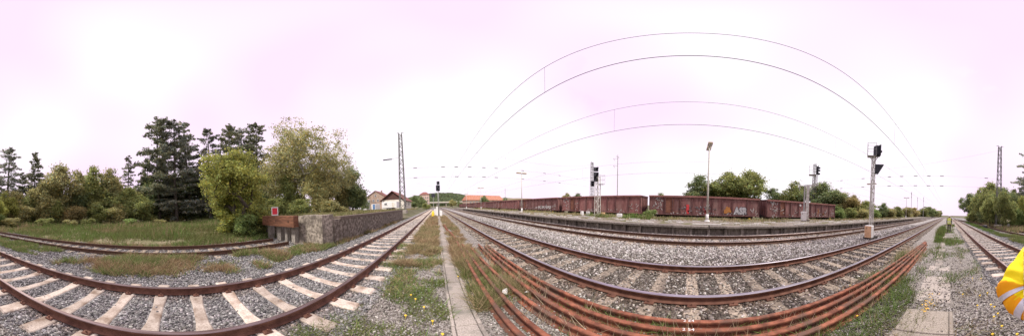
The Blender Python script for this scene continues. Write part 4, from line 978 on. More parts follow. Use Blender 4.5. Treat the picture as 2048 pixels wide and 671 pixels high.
# ------------------------------------------------------------------ trees
def leaf_cards(P, size, rg, up=0.35, tone=None, elong=1.5):
    """one small rhombic leaf cluster card per point"""
    n = len(P)
    nr = rg.normal(0, 1, (n, 3)); nr[:, 2] += up; nr /= np.linalg.norm(nr, axis=1)[:, None]
    a = np.cross(nr, rg.normal(0, 1, (n, 3))); a /= np.linalg.norm(a, axis=1)[:, None] + 1e-9
    b = np.cross(nr, a); s = (size * rg.uniform(0.6, 1.4, n))[:, None]
    V = np.stack([P - a * s * elong / 2, P + b * s / 2, P + a * s * elong / 2, P - b * s / 2], 1).reshape(-1, 3)
    F = np.arange(n * 4).reshape(n, 4)
    t = tone if tone is not None else np.ones(n)
    t = t * rg.uniform(0.6, 1.45, n)
    hue = rg.normal(0, 0.1, n)
    C = np.stack([t * (1 + hue), t, t * (1 - hue)], 1)
    return V, F, np.repeat(np.clip(C, 0.05, 3), 4, 0)
def grow(tips, trunk_top, base, rg, r_tip=0.012):
    """join every tip to the nearest node already grown; thickness follows the number of tips carried"""
    nodes = [np.array(base, float)]; par = [-1]
    K = 6
    for i in range(1, K + 1):
        f = i / K; nodes.append(np.array(base) * (1 - f) + np.array(trunk_top) * f + np.append(rg.normal(0, 0.03 * trunk_top[2], 2), 0) * (0.5 if i < K else 1)); par.append(len(nodes) - 2)
    order = np.argsort(np.linalg.norm(tips - np.array(trunk_top) * np.array([1, 1, 0.55]), axis=1))
    tipn = []
    for i in order:
        tp = tips[i]; A = np.array(nodes)
        dd = np.linalg.norm(A - tp, axis=1) + 0.6 * np.clip(A[:, 2] - tp[2] + 0.2, 0, None) * 2
        dd[:2] += 50
        j = int(np.argmin(dd)); q = nodes[j]
        mid = q * 0.5 + tp * 0.5 + np.append(rg.normal(0, 0.05, 2), 0.04) * np.linalg.norm(tp - q)
        nodes.append(mid); par.append(j); nodes.append(tp); par.append(len(nodes) - 2); tipn.append(len(nodes) - 1)
    cnt = np.zeros(len(nodes))
    for t in tipn: cnt[t] += 1
    for k in range(len(nodes) - 1, 0, -1): cnt[par[k]] += cnt[k]
    rad = r_tip * np.sqrt(np.maximum(cnt, 1)) * 1.25
    mb = MB()
    for k in range(1, len(nodes)):
        p = par[k]; n = 7 if rad[k] > 0.06 else 4
        mb.tube(nodes[p], nodes[k], float(min(rad[p], rad[k] * 1.5)), float(rad[k]), n, 0, False)
    return mb
def broad_tree(seed, h, rx, z0, nt, nl, ls, spread=0.55, bark='bark', shell=0.5, flat=1.0, tipr=0.014, lobes=13):
    rg = np.random.default_rng(seed)
    zc = (h + z0) / 2; rz = (h - z0) / 2
    # the crown is a cluster of limb masses of different size, so its outline is uneven
    K = lobes; lu = rg.normal(0, 1, (K, 3)); lu /= np.linalg.norm(lu, axis=1)[:, None]
    lc = lu * rg.uniform(0.35, 0.82, (K, 1)); lr = rg.uniform(0.2, 0.42, K) * (1.15 - 0.3 * np.linalg.norm(lc, axis=1))
    lc[0] = (0, 0, 0.1); lr[0] = 0.6; lc[1] = (0.1, 0, 0.72); lr[1] = 0.27
    li = rg.choice(K, nt, p=lr ** 1.6 / (lr ** 1.6).sum())
    u = rg.normal(0, 1, (nt, 3)); u /= np.linalg.norm(u, axis=1)[:, None]
    tips = (lc[li] + u * (lr[li] * rg.uniform(shell, 1, nt) ** 0.6)[:, None]) * np.array([rx, rx, rz]) + np.array([0, 0, zc])
    tips[:, 2] = np.clip(tips[:, 2], max(z0 * 0.7, 0.1), h)
    mb = grow(tips, (rg.normal(0, 0.2), rg.normal(0, 0.2), z0 + (h - z0) * 0.45), (0, 0, -0.3), rg, tipr)
    cl = rg.integers(0, nt, nl)
    off = rg.normal(0, 1, (nl, 3)) * np.array([1, 1, 0.75]) * spread * rg.uniform(0.5, 1.2, (nt, 1))[cl]
    P = tips[cl] + off
    tone = (0.75 + 0.5 * rg.uniform(0, 1, nt))[cl]
    V, F, C = leaf_cards(P, ls, rg, 0.4, tone)
    tm = mesh_of(mb, 'trunk', bark); cm = np_mesh('crown', V, F, C, 'leaf_mid')
    return tm, cm
def conifer(seed, h, rmax, z0, dens=1.0, ls=0.3, rag=0.35, taper=0.8):
    rg = np.random.default_rng(seed); mb = MB(); pts = []; tone = []
    lean = rg.normal(0, 0.012, 2)
    def ax(z): return np.array([lean[0] * z + 0.1 * math.sin(z * 0.3 + seed), lean[1] * z, z])
    zs = np.linspace(-0.3, h, 14); mb.path([ax(z) for z in zs], [0.012 * (h * 1.05 - z) + 0.02 for z in zs], 7)
    z = z0
    while z < h * 0.985:
        f = (z - z0) / (h - z0)
        for _ in range(rg.integers(3, 6)):
            if rg.random() < rag * 0.6: continue
            a = rg.uniform(0, 6.283); L = rmax * ((1 - f) ** taper * 0.92 + 0.09) * rg.uniform(1 - rag, 1 + rag * 0.5) * (0.75 + 0.25 * min(1, f * 6))
            p0 = ax(z); d = np.array([math.cos(a), math.sin(a), rg.uniform(-0.25, 0.15) + 0.5 * f * f])
            mid = p0 + d * L * 0.55; end = p0 + d * L + np.array([0, 0, -0.1 * L + 0.06 * L])
            mb.path([p0, mid, end], [0.012 + 0.012 * L, 0.02, 0.008], 4)
            n = int(max(8, L * 16 * dens)); s = rg.uniform(0.18, 1.05, n) ** 0.8
            B = np.where(s[:, None] < 0.55, p0 + (mid - p0) * (s[:, None] / 0.55), mid + (end - mid) * ((s[:, None] - 0.55) / 0.45))
            w_ = 0.22 * L * (1.1 - s)[:, None] + 0.1
            side = np.array([-d[1], d[0], 0])
            B = B + side * rg.normal(0, 1, (n, 1)) * w_ + np.array([0, 0, 1]) * (rg.normal(-0.08, 0.13, (n, 1)))
            pts.append(B); tone.append(np.full(n, rg.uniform(0.7, 1.3)))
        z += rg.uniform(0.35, 0.75) * (0.65 + 0.35 * (1 - f)) * h / 20
    P = np.vstack(pts); V, F, C = leaf_cards(P, ls, rg, 0.2, np.concatenate(tone), 2.6)
    return mesh_of(mb, 'trunk', 'bark'), np_mesh('crown', V, F, C, 'leaf_dark')
PROTO = {
    'conA': conifer(1, 26, 5.0, 1.2, 2.0, 0.2, 0.62, 0.5), 'conB': conifer(2, 26, 4.5, 1.6, 2.0, 0.2, 0.66, 0.45), 'conC': conifer(3, 26, 3.4, 2.0, 1.8, 0.2, 0.7, 0.5), 'conD': conifer(8, 18, 4.4, 0.8, 2.0, 0.2, 0.5, 0.7),
    'oakA': broad_tree(4, 10, 4.2, 1.0, 170, 17000, 0.21, 0.52), 'oakB': broad_tree(5, 10, 3.7, 0.7, 150, 16000, 0.21, 0.5), 'oakC': broad_tree(6, 10, 4.6, 0.5, 190, 18000, 0.21, 0.5),
    'birch': broad_tree(7, 16.5, 6.4, 1.5, 420, 21000, 0.15, 0.5, 'birch_bark', 0.1, 1, 0.011, 34),
    'busA': broad_tree(9, 4, 2.6, 0.1, 120, 12000, 0.13, 0.33, 'bark', 0.3, 1, 0.01), 'busB': broad_tree(10, 4, 2.2, 0.05, 110, 12000, 0.13, 0.3, 'bark', 0.3, 1, 0.01),
    'near': broad_tree(14, 6.2, 3.4, 0.2, 330, 36000, 0.085, 0.27, 'bark', 0.25, 1, 0.011, 17),
    'nearbush': broad_tree(13, 2.2, 1.1, 0.1, 70, 5000, 0.075, 0.18, 'bark', 0.3, 1, 0.007)}
PH = {'conA': 26, 'conB': 26, 'conC': 26, 'conD': 18, 'oakA': 10.2, 'oakB': 10.2, 'oakC': 10.2, 'birch': 17, 'busA': 4.2, 'busB': 4.2, 'near': 6.4, 'nearbush': 2.3}
first = {}
def tree(label, proto, px, ytop, r, leaf, wide=1.0, cat='tree', name=None, z0=0.0, group=None, rz=None, h=None):
    """a tree at photo column px and distance r, as tall as its top row in the photo says"""
    p = polar(px, r); hh = (h if h else height_at(px, ytop, r) - z0)
    k = hh / PH[proto]; tm, cm = PROTO[proto]
    t = thing(name or ('conifer_tree' if proto.startswith('con') else 'bush' if proto.startswith('bus') or proto == 'nearbush' else 'broadleaf_tree'), label, cat, (p.x, p.y, z0), random.uniform(0, 6.28) if rz is None else rz, group)
    if proto.startswith('oak'): wide *= 1.3
    t.scale = (k * wide, k * wide, k)
    a = put('trunk', tm, t); c = put('crown', cm, t)
    if leaf: c.material_slots[0].link = 'OBJECT'; c.material_slots[0].material = MT['leaf_' + leaf]
    return t
GL = 'trees at the left edge of the meadow'
tree('ragged dark conifer at the very left edge of the picture', 'conB', 15, 299, 43, 'blue', 1.7, group=GL)
tree('dense dark spruce, second conifer from the left edge', 'conD', 66, 304, 45, 'dark', 1.0, group=GL)
tree('broad dark spruce low between the two left conifers', 'conD', 42, 345, 48, 'dark', 1.3, group=GL)
tree('yellowish green small tree at the left picture edge', 'oakB', 12, 385, 33, 'yellow', 0.9, group=GL)
tree('pale olive tree in front of the two left conifers', 'oakA', 88, 366, 36, 'olive', 0.95, group=GL)
tree('tall pale green tree right of the left conifers', 'oakC', 122, 332, 40, 'olive', 0.8, group=GL)
tree('slim dark conifer peeking between the pale trees', 'conC', 150, 345, 46, 'blue', 1.3, group=GL)
tree('large round olive tree between the slim conifers', 'oakA', 188, 333, 42, 'mid', 0.85, group=GL)
tree('olive tree right of the large round olive tree', 'oakB', 222, 338, 41, 'olive', 0.75, group=GL)
tree('thin sparse conifer left of the tall conifer group', 'conC', 254, 309, 44, 'dark', 1.3, group=GL)
tree('slender dark conifer just left of the tall conifers', 'conC', 288, 336, 43, 'dark', 1.1, group=GL)
tree('bright green tree under the thin sparse conifer', 'oakC', 262, 376, 38, 'mid', 0.9, group=GL)
GB = 'bushes along the left meadow'
for lab, px, yt, r, lf, pr in (('low yellow green bush under the left conifers', 45, 408, 34, 'olive', 'busA'), ('round green bush left of the meadow middle', 105, 400, 35, 'mid', 'busB'),
                       ('dark olive bush with yellow leaves in the meadow hedge', 150, 410, 34, 'autumn', 'busA'), ('green bush below the large round olive tree', 195, 402, 36, 'mid', 'busB'),
                       ('wide olive bush, last but one before the tall conifers', 235, 404, 35, 'olive', 'busA'), ('bright green bush at the foot of the tall conifers', 282, 398, 35, 'mid', 'busA'),
                       ('low dark bush at the left edge of the meadow hedge', 5, 415, 33, 'autumn', 'busB')):
    tree(lab, pr, px, yt, r, lf, 1.25, 'bush', group=GB)
for lab, px, yt, r, lf, pr in (('tall olive bush in the second row behind the left yellowish tree', 30, 380, 38, 'olive', 'busB'), ('tall green bush in the second row under the dense spruce', 70, 378, 39, 'mid', 'busA'), ('tall pale bush in the second row under the tall pale tree', 112, 372, 38, 'olive', 'busB'),
                       ('tall dark bush in the second row below the slim conifer', 148, 380, 40, 'green', 'busA'), ('tall green bush in the second row left of the thin conifer', 212, 376, 39, 'mid', 'busB'), ('tall olive bush in the second row right of the thin conifer', 272, 378, 40, 'olive', 'busA'), ('tall dark bush in the second row beside the slender conifer', 304, 388, 39, 'green', 'busB')):
    tree(lab, pr, px, yt, r, lf, 1.05, 'bush', group='taller second row of bushes along the meadow')
for lab, px, yt, r, lf in (('low shrub standing forward in the meadow at the left edge', 22, 432, 27, 'olive'), ('low green shrub standing forward left of the meadow middle', 92, 433, 28, 'mid'), ('low olive shrub standing forward in the meadow middle', 138, 436, 26, 'olive'), ('low shrub standing forward below the large round olive tree', 178, 434, 28, 'mid'), ('low green shrub standing forward before the bright bush', 258, 434, 28, 'fresh'), ('low shrub standing forward under the tall conifers', 318, 436, 30, 'olive')):
    tree(lab, 'nearbush', px, yt, r, lf, 1.9, 'bush', group='low shrubs standing forward in the meadow')
GC = 'tall conifers left of the yellowish tree'
for lab, px, yt, r, pr, wd in (('tallest dark conifer, first of the tall group', 318, 234, 38, 'conA', 1.0), ('tall dark conifer, second of the tall group', 352, 244, 37, 'conB', 1.1), ('thin tall conifer with a bare top, third of the group', 382, 240, 40, 'conC', 1.0),
                        ('tall conifer with a gap to its left above the yellowish tree', 420, 260, 38, 'conB', 0.9), ('ragged conifer behind the top of the yellowish tree', 462, 250, 38, 'conA', 0.85), ('conifer right of the ragged one, near the birch', 490, 256, 41, 'conB', 1.0),
                        ('dark conifer touching the left side of the birch', 517, 246, 39, 'conA', 0.8)):
    tree(lab, pr, px, yt, r, 'blue' if px in (352, 420, 490) else 'dark', wd * 1.25, group=GC)
for lab, px, yt, r, pr in (('dark conifer filling the gap between the two tallest', 336, 285, 43, 'conD'), ('dark conifer low at the left flank of the tall group', 300, 318, 42, 'conD'), ('dark conifer behind the thin bare topped one', 372, 292, 44, 'conB'),
                       ('dark conifer in the gap left of the yellowish tree', 402, 318, 43, 'conD'), ('dark conifer behind the ragged one', 446, 286, 44, 'conB'), ('dark conifer between the ragged one and the birch', 502, 284, 44, 'conA')):
    tree(lab, pr, px, yt, r, 'dark', 1.15, group=GC)
for lab, px, yt, r in (('shaded understory tree behind the first tall conifers', 335, 352, 44), ('shaded understory tree behind the thin tall conifer', 385, 345, 46), ('shaded understory tree behind the yellowish tree', 440, 340, 45), ('shaded understory tree left of the birch', 510, 330, 43)):
    tree(lab, 'oakC', px, yt, r, 'green', 1.15, group='shaded trees under the tall conifers')
for lab, px, lf in (('dark hedge bush under the first tall conifer', 312, 'green'), ('dark hedge bush under the second tall conifer', 345, 'olive'), ('dark hedge bush under the thin tall conifer', 378, 'green'), ('dark hedge bush left of the yellow green tree trunk', 408, 'green'),
                    ('dark hedge bush behind the yellow green tree', 445, 'green'), ('dark hedge bush right behind the yellow green tree', 482, 'olive'), ('dark hedge bush between the yellow green tree and the ramp', 518, 'green')):
    tree(lab, 'busA', px, 412, 41, lf, 1.6, 'bush', group='hedge bushes under the tall conifers')
ny = tree('yellow green tree overhanging the buffer stop and siding', 'near', 474, 309, 13.2, 'yellow', 1.12, rz=0.6)
tree('green shrub spreading low under the yellow green tree', 'nearbush', 462, 408, 13.6, 'yellow', 1.7, 'bush')
tree('leafy green shrub between the yellow green tree and the buffer beam', 'nearbush', 515, 398, 13.0, 'mid', 1.25, 'bush')
tree('bright green bush at the foot of the yellow green tree', 'nearbush', 494, 420, 11.6, 'fresh', 1.1, 'bush')
tree('tall airy birch with yellowing leaves behind the ramp', 'birch', 606, 226, 25, 'birch', 1.1)
tree('second airy birch leaning right behind the ramp', 'birch', 648, 268, 27, 'birch', 0.95)
tree('slim airy birch at the left flank of the tall birch', 'birch', 562, 284, 28, 'birch', 0.75)
tree('dense olive brown bush right of the birch trunks', 'oakC', 640, 340, 23, 'olive', 0.62)
tree('green bush left of the birch above the stop board', 'oakB', 575, 350, 24, 'mid', 0.62)
tree('dark green round tree at the right end of the ramp trees', 'oakB', 706, 333, 31, 'green', 0.8)
tree('olive tree between the birches and the round dark tree', 'oakA', 682, 345, 30, 'olive', 0.6)
tree('small dark bush before the old tan house', 'busA', 726, 391, 46, 'green', 0.9, 'bush', z0=1.2)
for lab, px, yt in (('low bush on the ramp edge below the birch', 600, 396), ('low bush on the ramp below the olive bush', 662, 398), ('low bush on the ramp near the stop board', 545, 395)):
    tree(lab, 'busB', px, yt, 19, 'mid' if px != 662 else 'olive', 1.2, 'bush', z0=0.3)
GR = 'trees behind the wagons'
for lab, px, yt, r, lf, pr, wd in (('dark green tree, leftmost of the group behind the lamp post', 1396, 350, 44, 'green', 'oakB', 1.05), ('large bright green tree right of the lamp post', 1452, 346, 46, 'mid', 'oakA', 1.19), ('large round green tree behind the graffiti wagon', 1496, 343, 45, 'mid', 'oakC', 1.05),
                        ('lower dark tree between the large tree and bracket signal', 1545, 376, 46, 'green', 'oakB', 1.19), ('green round tree left of the bracket signal', 1585, 363, 44, 'mid', 'oakA', 1.05), ('green tree right of the bracket signal', 1648, 367, 42, 'green', 'oakC', 1.12),
                        ('olive tree beyond the end of the last wagon', 1684, 385, 41, 'olive', 'oakB', 1.26), ('brownish autumn tree left of the cabinet signal', 1708, 391, 40, 'autumn', 'oakA', 1.12), ('green tree just behind the cabinet signal', 1732, 402, 42, 'mid', 'oakC', 1.26),
                        ('small green tree right of the cabinet signal', 1766, 405, 44, 'green', 'oakB', 0.9), ('hidden dark tree low behind the graffiti wagon', 1425, 375, 50, 'green', 'oakC', 0.9), ('low tree peeking over the graffiti wagon near its left end', 1322, 385, 55, 'green', 'oakB', 1.0),
                        ('low yellowish tree peeking over the wagon left of the signal', 1135, 386, 70, 'olive', 'oakA', 1.0), ('low green tree peeking over the wagon beside the signal mast', 1155, 386, 72, 'green', 'oakB', 1.0),
                        ('green tree in front of the orange roof', 970, 391, 130, 'green', 'oakA', 0.9), ('green tree at the right end of the orange roof', 1011, 394, 120, 'green', 'oakB', 1.0)):
    tree(lab, pr, px, yt, r, lf, wd, z0=-0.4, group=GR)
GH = 'hedge bushes beyond the last wagon'
for k, (px, yt, r, lf) in enumerate(((1676, 412, 34, 'fresh'), (1700, 414, 35, 'mid'), (1724, 416, 37, 'olive'), (1750, 418, 39, 'fresh'), (1778, 415, 46, 'olive'), (1795, 412, 56, 'mid'), (1812, 413, 64, 'olive'), (1828, 414, 74, 'autumn'), (1845, 415, 86, 'mid'), (1858, 412, 100, 'green'), (1868, 416, 115, 'olive'), (1878, 420, 130, 'mid'))):
    tree(('%s hedge bush, number %s from the last wagon in the far hedge' % ({'fresh': 'bright green', 'mid': 'green', 'olive': 'olive', 'autumn': 'brownish', 'green': 'dark green'}[lf], ('one', 'two', 'three', 'four', 'five', 'six', 'seven', 'eight', 'nine', 'ten', 'eleven', 'twelve')[k])), ('busA', 'busB')[k % 2], px, yt, r, lf, 1.35, 'bush', z0=-0.3, group=GH)
GQ = 'dense bushes right of the person'
for lab, px, yt, r, lf, pr, wd in (('dense dark green tree nearest the far end of the track', 1938, 388, 54, 'green', 'oakC', 0.75), ('dense green tree right of the first dark one, below the lattice mast', 1958, 376, 44, 'mid', 'oakA', 0.7), ('tall dense tree left of the right lattice mast', 1982, 366, 38, 'mid', 'oakC', 0.72),
                        ('dense green tree right of the right lattice mast', 2012, 376, 33, 'green', 'oakB', 0.8), ('yellowish green bush at the right picture edge', 2044, 392, 29, 'yellow', 'oakB', 0.7), ('broad dense tree filling behind the first dark ones', 1966, 384, 52, 'green', 'oakA', 1.0), ('broad dense tree filling behind the right lattice mast', 1998, 378, 46, 'mid', 'oakC', 1.0), ('dense green tree behind the yellowish edge bush', 2028, 380, 42, 'mid', 'oakA', 0.9), ('dense green tree hiding the lower part of the right lattice mast', 2006, 384, 25, 'mid', 'oakC', 0.62), ('dense green tree in front and left of the right lattice mast', 1980, 388, 28, 'mid', 'oakB', 0.7), ('low bush at the foot of the tall dense tree', 1994, 412, 33, 'mid', 'busB', 1.4), ('low bush at the foot of the first dark tree', 1948, 420, 46, 'mid', 'busA', 1.4),
                        ('low green bush beside the point lantern', 2032, 414, 27, 'fresh', 'busB', 1.0), ('low dark bush under the dense trees by the siding', 1975, 415, 36, 'green', 'busA', 1.3)):
    tree(lab, pr, px, yt, r, lf, wd, 'bush' if pr.startswith('bus') else 'tree', group=GQ)
tree('dark conifer cut by the right picture edge', 'conD', 2052, 352, 45, 'dark', 1.0)
tree('climbing green bush in front of the wagon coupling', 'nearbush', 1301, 415, 17.2, 'fresh', 1.1, 'bush', z0=0.0)
tree('green tree in front of the pink apartment block', 'oakA', 843, 392, 120, 'green', 0.9); tree('dark tree left of the pink apartment block', 'oakB', 829, 390, 105, 'green', 1.0); tree('low bush before the pink apartment block', 'busA', 853, 405, 90, 'mid', 1.3, 'bush')
tree('olive green tree beyond the road bridge', 'oakC', 905, 399, 190, 'olive', 1.1); tree('dark green tree right of the front signal far away', 'oakA', 918, 401, 180, 'green', 1.0)

# far wooded hill: terrain and a wood that reads as one mass
def hill_z(X, Y): return np.clip(1 - ((X - 15) / 190) ** 2, 0, 1) * np.clip((Y - 380) / 200, 0, 1) * 44 * (0.8 + 0.4 * fbm(X, Y, 0.008, 31)) - 1.5
sheet('hill', -220, 260, 360, 760, 0.0, 'earth', 40, 40, 0, 1, 0, hill_z)
def hill2_z(X, Y): return np.clip((Y - 1100) / 500, 0, 1) * np.clip((X - 60) / 200, 0, 1) * 75 * (0.7 + 0.5 * fbm(X, Y, 0.003, 33)) - 1.5
sheet('hill', 40, 1600, 1080, 1900, 0.0, 'turf', 40, 30, 0, 1, 0, hill2_z)
rg = np.random.default_rng(77)
X = rg.uniform(-190, 230, 9000); Y = 380 + 230 * rg.uniform(0, 1, 9000); Z = hill_z(X, Y)
k = Z > 2; X, Y, Z = X[k], Y[k], Z[k]; n = len(X); m_ = 26
cp = rg.normal(0, 1, (n, m_, 3)); cp /= np.linalg.norm(cp, axis=2)[..., None]
P = (np.stack([X, Y, Z + 4], 1)[:, None, :] + cp * np.array([3.2, 3.2, 4.2]) * rg.uniform(0.7, 1.1, (n, m_, 1))).reshape(-1, 3)
V, F, C = leaf_cards(P, 1.9, rg, 0.4, np.repeat(rg.uniform(0.6, 1.3, n), m_), 1.3)
kind(put('hillside_wood', np_mesh('hillside_wood', V, F, C, 'leaf_hill')), 'stuff')
for k, (px, r, hh, lab) in enumerate(((932, 1180, 9, 'pale house, first of the far hillside row'), (937, 1220, 8, 'pale house, second of the far hillside row'), (941, 1260, 9, 'pale house, third of the far hillside row'), (946, 1300, 8, 'pale house, highest on the far hillside'))):
    p = polar(px, r); zz = float(hill2_z(np.array([p.x]), np.array([p.y]))[0])
    gabled('house', lab, p.x, p.y, p.y + 12, 14, hh, hh + 5, zz, 'plaster', 'tile', None, 0.4)

# ------------------------------------------------------------------ weeds and grass
def blades(name, P, h, w_, cols, lean=0.5, z=None):
    n = len(P); a = rng.uniform(0, 6.283, n); d = np.stack([np.cos(a), np.sin(a), np.zeros(n)], 1)
    ln = rng.normal(0, lean, (n, 2)) * h[:, None]
    tip = P + np.column_stack([ln, h * rng.uniform(0.7, 1.1, n)])
    ww = w_[:, None]
    V = np.stack([P - d * ww, P + d * ww, tip], 1).reshape(-1, 3)
    F = np.arange(n * 3).reshape(n, 3)
    o = put(name, np_mesh(name, V, F, np.repeat(cols, 3, 0), 'blade')); return kind(o, 'stuff')
GRN = np.array([0.17, 0.185, 0.065]); LUSH = np.array([0.15, 0.235, 0.06]); DRY = np.array([0.36, 0.28, 0.16]); RED = np.array([0.28, 0.175, 0.1]); STRAW = np.array([0.55, 0.45, 0.3])
def weeds(name, x0, x1, y0, y1, n, seed, thr, hmin, hmax, mixc, wid=0.006, z=-0.04, sc_=0.9, lean=0.5, r0=None, zfn=None, distw=0.0007):
    p = scatter(x0, x1, y0, y1, n, r0) if r0 else np.column_stack([rng.uniform(x0, x1, n), rng.uniform(y0, y1, n)])
    f = fbm(p[:, 0], p[:, 1], sc_, seed)
    fe = min(0.22 * (x1 - x0), 0.5 if x1 - x0 < 8 else 1.5)
    e = np.minimum(np.minimum(p[:, 0] - x0, x1 - p[:, 0]) / fe, np.minimum(p[:, 1] - y0, y1 - p[:, 1]) / min(2.5, 0.3 * (y1 - y0)))
    k = f > thr + rng.normal(0, 0.05, n) + 0.22 * (1 - np.clip(e, 0, 1))
    p = p[k]; f = f[k]; n = len(p); d = np.hypot(p[:, 0], p[:, 1])
    h = rng.uniform(hmin, hmax, n) * (0.6 + 0.8 * np.clip((f - thr) * 4, 0, 1))
    ws = np.array([m[0] for m in mixc]); cs = np.array([m[1] for m in mixc]); cu = np.cumsum(ws) / ws.sum()
    patch = np.clip(rng.uniform(0, 1, n) * 0.45 + 0.55 * vnoise(p[:, 0], p[:, 1], 1.3 if x1 - x0 < 15 else 0.28, seed + 5), 0, 0.999)
    c = cs[np.searchsorted(cu, patch)] * rng.uniform(0.6, 1.4, (n, 1))
    zz = np.full(n, z) if zfn is None else zfn(p)
    return blades(name, np.column_stack([p, zz]), h, wid + distw * d, c, lean)
weeds('verge_weeds', -1.3, 0.14, 4.5, 31, 52000, 41, 0.33, 0.04, 0.2, ((3, GRN), (4, DRY), (3, RED), (1, LUSH)), 0.005, lean=0.8, r0=6, sc_=1.3)
weeds('verge_weeds', -1.8, 0.16, -1.2, 7.5, 40000, 42, 0.47, 0.04, 0.12, ((4, GRN), (2, LUSH), (3, DRY), (1, RED)), 0.006, lean=0.9, sc_=1.9)
weeds('verge_weeds', 0.5, 1.55, 2.2, 30, 40000, 43, 0.36, 0.05, 0.24, ((4, RED), (4, DRY), (3, GRN), (1, LUSH)), 0.005, lean=0.7, r0=5, sc_=1.5)
weeds('verge_weeds', 0.6, 1.95, -9, 6.5, 22000, 44, 0.5, 0.05, 0.2, ((4, GRN), (3, LUSH), (2, DRY)), 0.006, lean=0.7)
weeds('dry_stalks', 0.9, 2.0, -8.5, 7.5, 2600, 45, 0.45, 0.15, 0.42, ((4, STRAW), (2, DRY), (1, RED)), 0.003, lean=0.3)
weeds('track_weeds', -6.6, -4.2, -4.2, 3.8, 44000, 46, 0.39, 0.05, 0.26, ((4, GRN), (3, LUSH), (4, DRY), (4, RED)), 0.008, lean=0.8)
weeds('track_weeds', -6.4, -4.5, 3.0, 6.3, 13000, 47, 0.4, 0.05, 0.18, ((4, GRN), (2, LUSH), (3, DRY), (2, RED)), 0.008, lean=0.8)
weeds('track_weeds', -6.6, -4.4, -16, -5.0, 24000, 48, 0.4, 0.06, 0.18, ((5, GRN), (2, LUSH), (3, DRY)), 0.008, lean=0.7)
weeds('track_weeds', -5.4, -4.2, -45, -15, 12000, 49, 0.4, 0.1, 0.3, ((4, GRN), (5, LUSH), (1, DRY)), 0.008, lean=0.5)
weeds('back_grass', -1.1, 1.0, -30, -3.5, 26000, 50, 0.5, 0.05, 0.22, ((4, GRN), (3, LUSH), (3, DRY)), 0.006, lean=0.45)
weeds('back_grass', 0.3, 1.0, -22, -7, 7000, 51, 0.42, 0.2, 0.5, ((4, LUSH), (4, GRN), (1, STRAW)), 0.006, lean=0.3)
weeds('back_grass', -1.2, 2.0, -5, -1.2, 9000, 52, 0.58, 0.04, 0.12, ((4, GRN), (3, DRY)), 0.006, lean=0.8)
weeds('meadow_scrub', -38, -11, -36, 8, 60000, 61, 0.47, 0.2, 0.85, ((4, GRN), (3, LUSH), (4, DRY), (1, RED)), 0.014, sc_=0.35, lean=0.35, zfn=lambda p: 0.02 * np.clip(-9.2 - p[:, 0], 0, 8) - 0.1, distw=0.0009)
weeds('siding_weeds', -9.9, -8.4, -30, 5.5, 16000, 62, 0.45, 0.08, 0.3, ((4, GRN), (3, LUSH), (4, DRY), (2, RED)), 0.01, sc_=1.1, lean=0.5)
weeds('meadow_grass', -40, -9.3, -40, 16, 110000, 53, 0.27, 0.06, 0.34, ((3, DRY), (6, GRN), (4, LUSH), (2, STRAW * 0.9)), 0.012, sc_=0.55, lean=0.5, r0=14, zfn=lambda p: 0.02 * np.clip(-9.2 - p[:, 0], 0, 8) - 0.06 + 0.3 * (fbm(p[:, 0], p[:, 1], 0.12, 9) - 0.5), distw=0.0009)
weeds('ramp_grass', -13, -5.5, 6.9, 24, 26000, 54, 0.25, 0.08, 0.26, ((4, DRY), (4, GRN), (2, STRAW * 0.8)), 0.012, lean=0.5, zfn=lambda p: np.full(len(p), 1.25))
weeds('yard_grass', -36, -6.3, 24, 60, 16000, 55, 0.25, 0.1, 0.3, ((4, DRY), (4, GRN), (2, LUSH)), 0.02, lean=0.5, zfn=lambda p: np.full(len(p), 1.0))
weeds('platform_weeds', 12.6, 16.4, -45, 60, 26000, 60, 0.42, 0.06, 0.3, ((4, GRN), (3, DRY), (2, LUSH)), 0.012, lean=0.5, zfn=lambda p: np.full(len(p), PZ - 0.05), sc_=0.5)
weeds('platform_weeds', 10.4, 16, -45, 60, 30000, 56, 0.46, 0.04, 0.14, ((4, GRN), (3, DRY), (2, LUSH)), 0.012, lean=0.7, zfn=lambda p: np.full(len(p), PZ - 0.05), sc_=0.6)
weeds('yard_weeds', 16.2, 18.4, -40, 60, 16000, 57, 0.35, 0.2, 0.6, ((4, GRN), (3, DRY), (2, LUSH)), 0.015, lean=0.35, zfn=lambda p: np.full(len(p), -0.42))
weeds('yard_weeds', 12.8, 14.4, 3.5, 10.5, 4000, 58, 0.4, 0.15, 0.45, ((4, GRN), (4, LUSH), (2, STRAW)), 0.012, lean=0.3, zfn=lambda p: np.full(len(p), PZ - 0.05))
weeds('bush_edge_grass', -12, -6.8, -60, -16, 16000, 59, 0.3, 0.15, 0.5, ((4, GRN), (4, DRY), (3, LUSH)), 0.02, lean=0.4)
weeds('ramp_foot_weeds', -5.1, -4.5, 5.5, 24, 7000, 63, 0.42, 0.06, 0.28, ((4, GRN), (3, DRY), (2, RED), (2, LUSH)), 0.008, lean=0.5, sc_=1.4)
